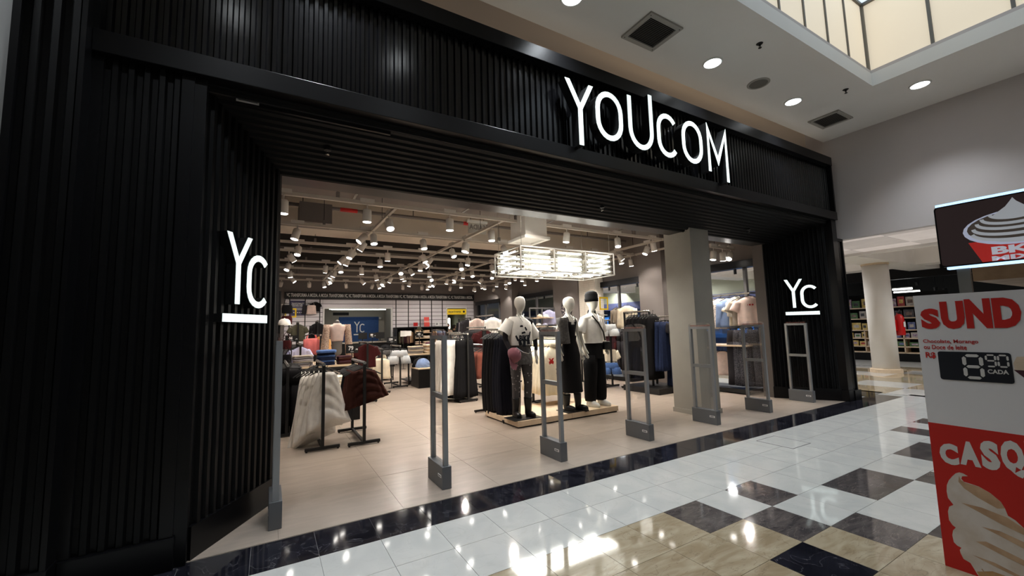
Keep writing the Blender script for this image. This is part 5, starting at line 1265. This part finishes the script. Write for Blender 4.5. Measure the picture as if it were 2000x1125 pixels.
# mid filler tables of mixed clothes
table('low table of dark and white knits in mid store', 4.3, 5.4, 12.6, 13.5, .95)
for i, (x, m, lb) in enumerate(((4.45, 'c_plum', 'rumpled plum knit on the mid store table'), (4.75, 'c_lgrey', 'rumpled pale grey knit on the mid store table'), (5.1, 'c_black', 'rumpled black knit on the mid store table'))): rumple('folded_knit', m, x, 12.85, .95, .18, .16, lb, 10+i)
table('table of white and dark knits before the cash desk', 2.2, 3.3, 12.8, 13.7, .9)
for i, (x, m, lb) in enumerate(((2.4, 'c_white', 'rumpled white knit on the table before the cash desk'), (2.75, 'c_dgrey', 'rumpled charcoal knit on the table before the cash desk'), (3.1, 'c_black', 'rumpled black knit on the table before the cash desk'))): rumple('folded_knit', m, x, 13.0, .9, .18, .17, lb, 20+i)

# ------------------------------------------------------------------ entrance gates
def gate(x, y, label):
    g = thing('security_gate', label, 'security gate', (x, y, 0), group='entrance security gates')
    W = .36
    MB().box(-.045, .045, -W/2-.02, W/2+.02, 0, .2).build('base', 'gatebase', g, bevel=.004)
    MB().box(-.0475, -.045, -W/2+.01, -W/2+.09, .1, .125).build('badge', 'ink', g)
    MB().box(-.0485, -.0475, -W/2+.02, -W/2+.08, .107, .118).build('badge_print', 'gatebase', g)
    for s_ in (-1, 1): MB().box(-.022, .022, s_*(W/2-.015)-.018, s_*(W/2-.015)+.018, .2, 1.40).build('post', 'gatesilver', g)
    MB().box(-.02, .02, -W/2+.03, W/2-.03, .80, .845).build('crossbar', 'gatesilver', g)
    MB().box(-.02, .02, -W/2+.03, W/2-.03, 1.365, 1.40).build('top_rail', 'gatesilver', g)
    MB().box(-.003, .003, -W/2+.03, W/2-.03, .845, 1.365).build('upper_pane', 'clear', g)
    MB().box(-.003, .003, -W/2+.03, W/2-.03, .2, .80).build('lower_pane', 'clear', g)
    yz = lambda u, v, w_: (-.022+w_, u, v)
    MB().plate([(-W/2+.0, 1.40), (W/2, 1.40), (W/2, 1.43), (W/2-.03, 1.448), (W/4, 1.46), (0, 1.464), (-W/4, 1.46), (-W/2+.03, 1.448), (-W/2, 1.43)], yz, .044).build('top_cap', 'clear', g)
    MB().box(-.008, .008, -W/2+.02, W/2-.02, 1.402, 1.425).build('red_insert', 'redclear', g)
for i, x in enumerate((.08, 1.45, 2.80, 4.18, 5.57, 6.95, 8.36)):
    gate(x, 3.93+i*.012, 'grey security gate at the entrance, %s' % ('first from the left, seen edge on', 'second from the left, before the brown tops', 'third from the left, before the cream hoodies', 'fourth from the left, right of the mannequins', 'fifth from the left, before the column', 'sixth from the left, before the patterned trousers', 'rightmost, under the YC logo')[i])
# ================================================================== MANNEQUINS AND PEOPLE
def skin_body(J, E, root, sub=2):
    """J: name -> (x,y,z,rx,ry); E: list of pairs"""
    names = list(J); ix = {n: i for i, n in enumerate(names)}
    me = bpy.data.meshes.new('body'); me.from_pydata([J[n][:3] for n in names], [(ix[a], ix[b]) for a, b in E], [])
    o = bpy.data.objects.new('body_tmp', me); COL.objects.link(o)
    o.modifiers.new('skin', 'SKIN'); s = o.modifiers.new('sub', 'SUBSURF'); s.levels = sub; s.render_levels = sub
    for n in names:
        v = me.skin_vertices[0].data[ix[n]]; v.radius = (J[n][3], J[n][4]); v.use_root = (n == root)
    bpy.context.view_layer.update()
    r = bpy.data.meshes.new_from_object(o.evaluated_get(bpy.context.evaluated_depsgraph_get()))
    bpy.data.objects.remove(o); bpy.data.meshes.remove(me)
    for p in r.polygons: p.use_smooth = True
    r.materials.clear(); return r
def shell(body, cond, off, m, name, parent, flare=None):
    """clothing that follows the body: the faces that meet cond, pushed out"""
    bm = bmesh.new(); bm.from_mesh(body)
    bmesh.ops.delete(bm, geom=[f for f in bm.faces if not cond(f.calc_center_median())], context='FACES')
    bm.normal_update()
    mv = [(v, v.normal.copy()) for v in bm.verts]
    for v, n in mv:
        v.co += n*off
        if flare: flare(v)
    ex = bmesh.ops.solidify(bm, geom=list(bm.faces), thickness=-.004)
    me = bpy.data.meshes.new(name); bm.to_mesh(me); bm.free()
    for p in me.polygons: p.use_smooth = True
    return obj(name, me, m, parent)
def figure(h=1.86, fem=True, la=None, ra=None, lf=(-.08, 0), rf=(.08, -.06), head_turn=0, knee=None):
    """joints of a standing figure facing -Y; la/ra = elbow and wrist points"""
    k = h/1.86; sw = .185 if fem else .215; hw = .10 if fem else .095
    cx, wx = (.118, .085), (.095, .072)
    if not fem: cx, wx = (.145, .1), (.125, .09)
    J = dict(pelvis=(0, 0, .95, .135 if fem else .13, .10), waist=(0, .0, 1.12, wx[0], wx[1]), chest=(0, .0, 1.32, cx[0], cx[1]), upper=(0, .01, 1.45, cx[0]*.95, cx[1]*.8), neck0=(0, .015, 1.535, .046, .046), neck1=(0, .012, 1.595, .04, .042),
             jaw=(0, -.024, 1.635, .06, .08), face=(0, -.02, 1.685, .088, .112), brow=(0, -.008, 1.765, .094, .12), crown=(0, .002, 1.84, .062, .08))
    la = la or ((-sw-.05, .02, 1.2), (-sw-.08, -.02, .98)); ra = ra or ((sw+.05, .02, 1.2), (sw+.08, -.02, .98))
    for s_, (el, wr), c in ((-1, la, 'l'), (1, ra, 'r')):
        J[c+'sh'] = (s_*sw, .01, 1.455, .052, .052); J[c+'el'] = el+(.036, .036); J[c+'wr'] = wr+(.024, .022)
        wv = Vector(wr); d = (wv-Vector(el)).normalized(); q = wv+d*.07; e2 = wv+d*.13
        J[c+'pm'] = tuple(q)+(.034, .018); J[c+'f1'] = tuple(e2+Vector((0, -.025, 0)))+(.011, .01); J[c+'f1e'] = tuple(e2+d*.045+Vector((0, -.03, 0)))+(.008, .008)
        J[c+'f2'] = tuple(e2+Vector((0, -.004, 0))+d*.01)+(.011, .01); J[c+'f2e'] = tuple(e2+d*.06+Vector((0, -.006, 0)))+(.008, .008)
        J[c+'f3'] = tuple(e2+Vector((0, .018, 0)))+(.011, .01); J[c+'f3e'] = tuple(e2+d*.045+Vector((0, .02, 0)))+(.008, .008)
        J[c+'th'] = tuple(wv+d*.06+Vector((0, -.045, 0)))+(.011, .011); J[c+'the'] = tuple(wv+d*.10+Vector((0, -.055, 0)))+(.008, .008)
    for s_, (fx, fy), c in ((-1, lf, 'l'), (1, rf, 'r')):
        J[c+'hip'] = (s_*hw, 0, .88, .092 if fem else .09, .095); kx = (s_*hw+fx)/2
        J[c+'th1'] = (s_*hw*.95+(fx-s_*hw)*.2, fy*.2, .72, .082, .082)
        J[c+'kn'] = (kx, fy*.5-.015, .50, .056, .058); J[c+'ca'] = (fx*.7+kx*.3, fy*.7+.01, .34, .052, .055)
        J[c+'an'] = (fx, fy+.02, .10, .034, .036); J[c+'he'] = (fx, fy+.03, .045, .036, .04); J[c+'ba'] = (fx+s_*.012, fy-.07, .04, .042, .03); J[c+'toe'] = (fx+s_*.02, fy-.14, .03, .035, .022)
    E = [('pelvis', 'waist'), ('waist', 'chest'), ('chest', 'upper'), ('upper', 'neck0'), ('neck0', 'neck1'), ('neck1', 'jaw'), ('jaw', 'face'), ('face', 'brow'), ('brow', 'crown')]
    for c in 'lr':
        E += [('upper', c+'sh'), (c+'sh', c+'el'), (c+'el', c+'wr'), (c+'wr', c+'pm'), (c+'pm', c+'f1'), (c+'f1', c+'f1e'), (c+'pm', c+'f2'), (c+'f2', c+'f2e'), (c+'pm', c+'f3'), (c+'f3', c+'f3e'), (c+'wr', c+'th'), (c+'th', c+'the'),
              ('pelvis', c+'hip'), (c+'hip', c+'th1'), (c+'th1', c+'kn'), (c+'kn', c+'ca'), (c+'ca', c+'an'), (c+'an', c+'he'), (c+'he', c+'ba'), (c+'ba', c+'toe')]
    J = {n: (v[0]*k, v[1]*k, v[2]*k, v[3]*k, v[4]*k) for n, v in J.items()}
    return J, skin_body(J, E, 'pelvis')
def torso_cloth(levels, m, name, parent, amp=.008, n=28, folds=5, seed=0):
    """loose garment around the trunk: levels (z, rx, ry, cx, cy)"""
    lv = [[(cx+rx*math.cos(2*PI*j/n)+amp*math.sin(folds*2*PI*j/n+z*9+seed), cy+ry*math.sin(2*PI*j/n)+amp*math.sin((folds+2)*2*PI*j/n+z*7), z) for j in range(n)] for z, rx, ry, cx, cy in levels]
    return MB().loft(lv, False, False).build(name, m, parent, True)
def sl_(a, b, r0, r1, m, name, parent):
    a, b = Vector(a), Vector(b)
    return MB().tube([a, a+(b-a)*.35, a+(b-a)*.7, b], [r0, r0*.98+.004, r1, r1], 14, False).build(name, m, parent, True)
def boots(body, m, parent, top, sole=True, J=None):
    o = shell(body, lambda c: c.z < top, .014, m, 'boot_pair', parent)
    for c in 'lr':
        x, y = J[c+'ba'][0], J[c+'ba'][1]
        MB().loft([[(x+.05*math.cos(2*PI*j/16), y+.025+.13*math.sin(2*PI*j/16), z) for j in range(16)] for z in (0, .025)]).build('boot_sole', m, o)
PZ = .10
plat = thing('mannequin_platform', 'low pale plywood platform carrying three mannequins', 'platform', (4.15, 5.85, 0))
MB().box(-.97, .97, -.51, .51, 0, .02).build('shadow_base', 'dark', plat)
MB().box(-.99, 0, -.53, .53, .02, PZ).build('plywood_half', 'wood', plat, bevel=.003)
MB().box(.003, .99, -.53, .53, .02, PZ).build('plywood_half', 'wood', plat, bevel=.003)
# --- first mannequin: printed tee, denim mini skirt, tights, boots
m1 = thing('mannequin', 'white headed mannequin in printed white tee, denim mini skirt and spotted tights', 'mannequin', (3.40, 5.58, PZ), -.1)
J1, B1 = figure(1.87, True, la=((-.27, -.02, 1.2), (-.22, -.12, .98)), ra=((.27, .03, 1.2), (.25, -.03, .96)), lf=(-.1, .0), rf=(.08, -.06))
body = obj('body', B1, 'mann_w', m1)
shell(B1, lambda c: c.z < .98 and abs(c.x) < .21, .004, 'tightspots', 'tights', m1)
shell(B1, lambda c: abs(c.x) > .15 and 1.0 < c.z < 1.56 or (1.3 < c.z < 1.55 and abs(c.x) > .06), .004, 'c_dgrey', 'sheer_sleeves', m1)
torso_cloth([(.80, .185, .15, 0, -.01), (.9, .18, .145, 0, -.005), (1.02, .165, .13, 0, 0), (1.09, .145, .11, 0, 0)], 'd_grey', 'mini_skirt', m1, .003)
t1 = torso_cloth([(1.09, .205, .15, -.02, 0), (1.13, .205, .15, -.02, 0), (1.25, .195, .145, -.01, 0), (1.36, .195, .14, 0, 0), (1.44, .205, .12, -.01, .01), (1.49, .17, .10, -.03, .01), (1.53, .11, .08, -.05, .012)], 'c_white', 'printed_tee', m1, .007)
sl_((-.17, 0, 1.46), (-.30, -.02, 1.27), .085, .10, 'c_white', 'tee_sleeve', m1)
sl_((.15, .01, 1.40), (.27, .02, 1.20), .085, .10, 'c_white', 'tee_sleeve', m1)
for i, (u0, v0, w_, h_, a) in enumerate(((-.08, 1.14, .05, .1, .2), (-.01, 1.13, .05, .13, -.1), (.06, 1.15, .06, .1, .1), (-.12, 1.2, .03, .09, .4), (.09, 1.25, .03, .1, -.3), (-.02, 1.28, .07, .03, .2), (.02, 1.34, .03, .06, .5), (-.05, 1.38, .05, .03, 0))):
    yy = lambda u: -.155*math.sqrt(max(.05, 1-(u/.215)**2))-.006
    c_, s_ = math.cos(a), math.sin(a)
    P = [(u0+c_*du-s_*dv, v0+s_*du+c_*dv) for du, dv in ((-w_/2, -h_/2), (w_/2, -h_/2), (w_/2*.7, h_/2), (-w_/2*.8, h_/2*.8))]
    MB().plate(P, lambda u, v, ww: (u, yy(u)-ww, v), .002).build('tee_print', 'signdark', t1)
lettering('BIKE', .12, 'signdark', t1, (-.01, -.163, 1.19), bold=.006, sx=.75, name='tee_print')
boots(B1, 'leather', m1, .30, J=J1)
MB().tube([(-.14, -.14, 1.06), (-.05, -.17, .99), (.05, -.175, .96), (.15, -.15, 1.0), (.19, -.08, 1.05)], .006, 6).build('chain_belt', 'steel', m1)
MB().tube([(-.06, -.05, 1.57), (-.04, -.11, 1.5), (-.02, -.14, 1.44), (.0, -.12, 1.5), (.04, -.06, 1.57)], .005, 6).build('necklace', 'steel', m1)
cp = cap(3.15, 5.42, 1.04, 'c_mauve', 'mauve baseball cap held in the first mannequin\'s hand', .5, 1.25); cp.rotation_euler = (1.2, .3, .4)
tag(MB().box(-.24, .24, -.16, .16, 0, .012).build('base_plate', 'blackmetal', loc=(3.36, 5.5, PZ)), 'flat black metal plate under the first mannequin\'s boots', 'base plate')
# --- second mannequin: black slip dress, denim jacket on shoulder
m2 = thing('mannequin', 'white headed mannequin in a long black dress with a denim jacket over one shoulder', 'mannequin', (4.30, 5.5, PZ), .25)
J2, B2 = figure(1.87, True, la=((-.26, .05, 1.22), (-.24, .02, .98)), ra=((.25, .02, 1.2), (.24, -.04, .96)), lf=(-.09, .02), rf=(.07, -.09))
obj('body', B2, 'mann_w', m2)
shell(B2, lambda c: (c.z < 1.40 and abs(c.x) < .165 and c.z > .9) or (1.36 < c.z < 1.44 and abs(c.x) < .13 and c.z < 1.36+abs(c.x)*.9), .008, 'c_black', 'dress_bodice', m2)
torso_cloth([(.30, .19, .165, 0, -.02), (.45, .18, .155, 0, -.015), (.7, .175, .15, 0, 0), (.88, .185, .15, 0, 0), (1.0, .165, .135, 0, 0), (1.12, .118, .10, 0, 0), (1.2, .128, .108, 0, 0)], 'c_black', 'dress_skirt', m2, .003)
for s_ in (-1, 1): MB().tube([(s_*.09, -.085, 1.40), (s_*.1, -.06, 1.5), (s_*.09, .0, 1.535), (s_*.09, .07, 1.45)], .006, 6).build('dress_strap', 'c_black', m2)
MB().tube([(-.06, -.045, 1.57), (-.03, -.085, 1.5), (0, -.1, 1.46), (.03, -.085, 1.5), (.06, -.045, 1.57)], .004, 6).build('necklace', 'steel', m2)
boots(B2, 'leather', m2, .27, J=J2)
jk = MB().loft([[(-.21+.02*t+.07*(1+.5*t)*math.cos(2*PI*j/16)+.01*math.sin(j*2+t*5), -.03+.10*math.sin(2*PI*j/16)*(1-.2*t)+.012*math.sin(j*3), 1.50-.42*t) for j in range(16)] for t in (0, .15, .35, .6, .85, 1)]).build('shoulder_jacket', 'd_grey', m2, True)
tag(MB().box(-.2, .2, -.16, .16, 0, .012).build('base_plate', 'blackmetal', loc=(4.28, 5.48, PZ)), 'flat black metal plate under the second mannequin\'s boots', 'base plate')
# --- third mannequin: beanie, white tee, black trousers, white trainers, cross body bag
m3_ = thing('mannequin', 'tall mannequin in grey beanie, white tee, black trousers and white trainers', 'mannequin', (4.88, 5.58, PZ), .12)
J3, B3 = figure(1.90, False, la=((-.29, .03, 1.2), (-.27, -.04, .97)), ra=((.29, .03, 1.2), (.25, -.05, 1.0)), lf=(-.12, .0), rf=(.1, -.03))
obj('body', B3, 'mann_w', m3_)
torso_cloth([(1.06, .195, .14, 0, 0), (1.1, .195, .14, 0, 0), (1.25, .195, .145, 0, 0), (1.38, .205, .145, 0, 0), (1.47, .21, .115, 0, .01), (1.535, .145, .09, 0, .015), (1.565, .07, .065, 0, .017)], 'c_white', 'white_tee', m3_, .006)
for s_ in (-1, 1): sl_((s_*.19, .01, 1.48), (s_*.275, .03, 1.25), .075, .088, 'c_white', 'tee_sleeve', m3_)
tr = torso_cloth([(.80, .20, .14, 0, 0), (.95, .19, .14, 0, 0), (1.08, .17, .125, 0, 0)], 'c_black', 'trousers', m3_, .004)
for s_, f in ((-1, (-.12, 0)), (1, (.1, -.03))):
    MB().loft([[(cx+r*math.cos(2*PI*j/18)+.005*math.sin(5*j+z*20), cy+r*1.05*math.sin(2*PI*j/18), z) for j in range(18)] for z, r, cx, cy in ((.86, .115, s_*.095, 0), (.7, .118, s_*.1, 0), (.5, .112, s_*.1+(f[0]-s_*.1)*.5, f[1]*.5), (.3, .105, f[0], f[1]), (.14, .10, f[0], f[1]+.01), (.09, .085, f[0], f[1]+.01))]).build('trouser_leg', 'c_black', tr, True)
    MB().loft([[(f[0]+s_*.01+w_*math.cos(2*PI*j/18), f[1]+cy+l_*math.sin(2*PI*j/18), z) for j in range(18)] for z, w_, l_, cy in ((0, .052, .145, -.05), (.03, .055, .15, -.05), (.055, .05, .14, -.05), (.085, .045, .105, -.02), (.11, .042, .07, .02))]).build('trainer', 'white', m3_, True)
bn = MB().lathe([(.085, 1.775), (.1, 1.778), (.103, 1.83), (.098, 1.84), (.098, 1.90), (.08, 1.945), (.035, 1.965), (.001, 1.968)], 20).build('beanie', 'c_black', m3_, True)
bn.scale = (1.06, 1.25, 1.0)
MB().tube([(-.11, -.1, 1.53), (-.02, -.155, 1.40), (.08, -.165, 1.25), (.17, -.12, 1.1)], [.014]*4, 6).build('bag_strap', 'leather', m3_)
MB().loft([lobe(z, hw, .05, 0, 2, 0, 14, .2, -.12) for z, hw in ((.94, .06), (.95, .075), (1.06, .075), (1.08, .06))]).build('shoulder_bag', 'leather', m3_, True)
MB().tube([(-.06, -.06, 1.59), (-.03, -.13, 1.48), (0, -.152, 1.43), (.03, -.13, 1.48), (.06, -.06, 1.59)], .004, 6).build('necklace', 'steel', m3_)
# --- torso form with crop top and printed kimono
tf = thing('torso_form', 'headless grey torso form in a white crop top and printed kimono', 'mannequin', (1.18, 8.9, .88), .05)
Jt = dict(b=(0, 0, .12, .12, .09), w=(0, 0, .28, .095, .075), c=(0, 0, .5, .12, .088), u=(0, .01, .66, .125, .075), n0=(0, .01, .76, .05, .05), n1=(0, .01, .84, .045, .045), ls=(-.16, .01, .68, .05, .05), rs=(.16, .01, .68, .05, .05))
Bt = skin_body(Jt, [('b', 'w'), ('w', 'c'), ('c', 'u'), ('u', 'n0'), ('n0', 'n1'), ('u', 'ls'), ('u', 'rs')], 'b')
obj('torso', Bt, 'mann_g', tf)
shell(Bt, lambda c: .40 < c.z < .76, .01, 'c_blush', 'crop_top', tf)
for s_ in (-1, 1):
    MB().loft([[(s_*(.19+.05*t)+.06*(1+.3*t)*math.cos(2*PI*j/14), .0+.08*math.sin(2*PI*j/14), .74-.66*t) for j in range(14)] for t in (0, .15, .4, .7, 1)]).build('kimono_panel', 'floral2', tf, True)
MB().box(-.12, .12, -.09, .09, 0, .02).build('base_plate', 'steel', tf); MB().cyl((0, 0, 0), (0, 0, .15), .015, 8).build('stem', 'steel', tf)
# prints on the front hoodie
hp = [o for o in bpy.data.objects if o.name.startswith('hoodie') and o.get('category')]
front_h = min(hp, key=lambda o: o.location.y)
KP = mat('hoodie_print', S(78, 72, 84), .8)
def wing(cx, cz, s_, m):
    return MB().plate([(cx, cz-.04*s_), (cx-.05*s_, cz-.06*s_), (cx-.07*s_, cz-.01*s_), (cx-.04*s_, cz+.01*s_), (cx-.08*s_, cz+.06*s_), (cx-.02*s_, cz+.05*s_), (cx, cz+.02*s_), (cx+.02*s_, cz+.05*s_), (cx+.08*s_, cz+.06*s_), (cx+.04*s_, cz+.01*s_), (cx+.07*s_, cz-.01*s_), (cx+.05*s_, cz-.06*s_)], lambda u, v, w_: (u, -.088-w_, v), .002).build('butterfly_print', m, front_h)
wing(.07, -.3, .9, KP); wing(-.02, -.45, .8, KP); wing(.1, -.47, .5, KP); wing(.06, -.58, .6, KP); wing(-.16, -.3, .7, 'signred')
# --- two people in the fitting room passage
def person(loc, rz, label, shirt, legs, hair_m, h=1.75):
    p = thing('person', label, 'person', loc, rz)
    J, B = figure(h, False); obj('body', B, 'skin', p); k = h/1.86
    shell(B, lambda c: .98*k < c.z < 1.53*k and (abs(c.x) < .27 and c.z > 1.2*k or abs(c.x) < .18), .012, shirt, 'shirt', p)
    shell(B, lambda c: c.z < 1.0*k and c.z > .08*k and abs(c.x) < .2, .012, legs, 'trousers', p)
    shell(B, lambda c: c.z < .085*k, .01, 'c_black', 'shoes', p)
    shell(B, lambda c: c.z > 1.77*k or (c.z > 1.66*k and c.y > .02*k), .012, hair_m, 'hair', p)
    shell(B, lambda c: 1.62*k < c.z < 1.69*k and c.y < -.03*k, .006, hair_m, 'beard', p)
    for s_ in (-1, 1):
        MB().lathe([(.001, -.008), (.009, -.003), (.009, .003), (.001, .008)], 8, (s_*.03*k, -.095*k, 1.745*k)).build('eye', 'dark', p)
        MB().lathe([(.001, -.03), (.012, -.015), (.014, .015), (.001, .03)], 8, (s_*.078*k, 0, 1.735*k)).build('ear', 'skin', p)
    MB().loft([[(w_*math.cos(2*PI*j/8), -.1*k-d_+.01*math.sin(2*PI*j/8), z*k) for j in range(8)] for z, w_, d_ in ((1.70, .014, .012), (1.71, .016, .018), (1.74, .008, .006), (1.755, .005, 0))]).build('nose', 'skin', p)
person((7.72, 19.6, 0), -1.0, 'person with dark hair and beard in a patterned shirt under the yellow sign', 'floral2', 'c_black', 'hair', 1.8)
person((8.12, 19.75, 0), 2.2, 'person with dark hair in dark clothes at the right of the fitting room entrance', 'c_black', 'c_black', 'hair', 1.72)
# jersey print belongs to its jersey
js = [o for o in bpy.data.objects if o.get('label', '').startswith('cream jersey with black')][0]
lt.parent = js; lt.matrix_local = Matrix.Translation((0, -.075, -.32)) @ Matrix.Rotation(PI/2, 4, 'X')

# ------------------------------------------------------------------ look-alikes: say which one by its place
ORD = 'first second third fourth fifth sixth seventh eighth ninth tenth eleventh twelfth thirteenth fourteenth fifteenth sixteenth seventeenth eighteenth nineteenth twentieth'.split()
same = {}
for o in bpy.data.objects:
    if o.parent is None and o.get('category') and o.get('label'): same.setdefault(o['label'], []).append(o)
for lb, L in same.items():
    if len(L) < 2 or len(L) > 20: continue
    rng = [max(o.location[k] for o in L)-min(o.location[k] for o in L) for k in range(3)]
    k = 2 if rng[2] > max(rng[0], rng[1]) else (1 if rng[1] > rng[0] else 0)
    end = ('from the left', 'from the entrance', 'from the bottom')[k]
    if min(o.location.x for o in L) > 17.5: k, end = 1, 'from the right'
    for i, o in enumerate(sorted(L, key=lambda o: o.location[k])): o['label'] = '%s, %s %s' % (lb, ORD[i], end)
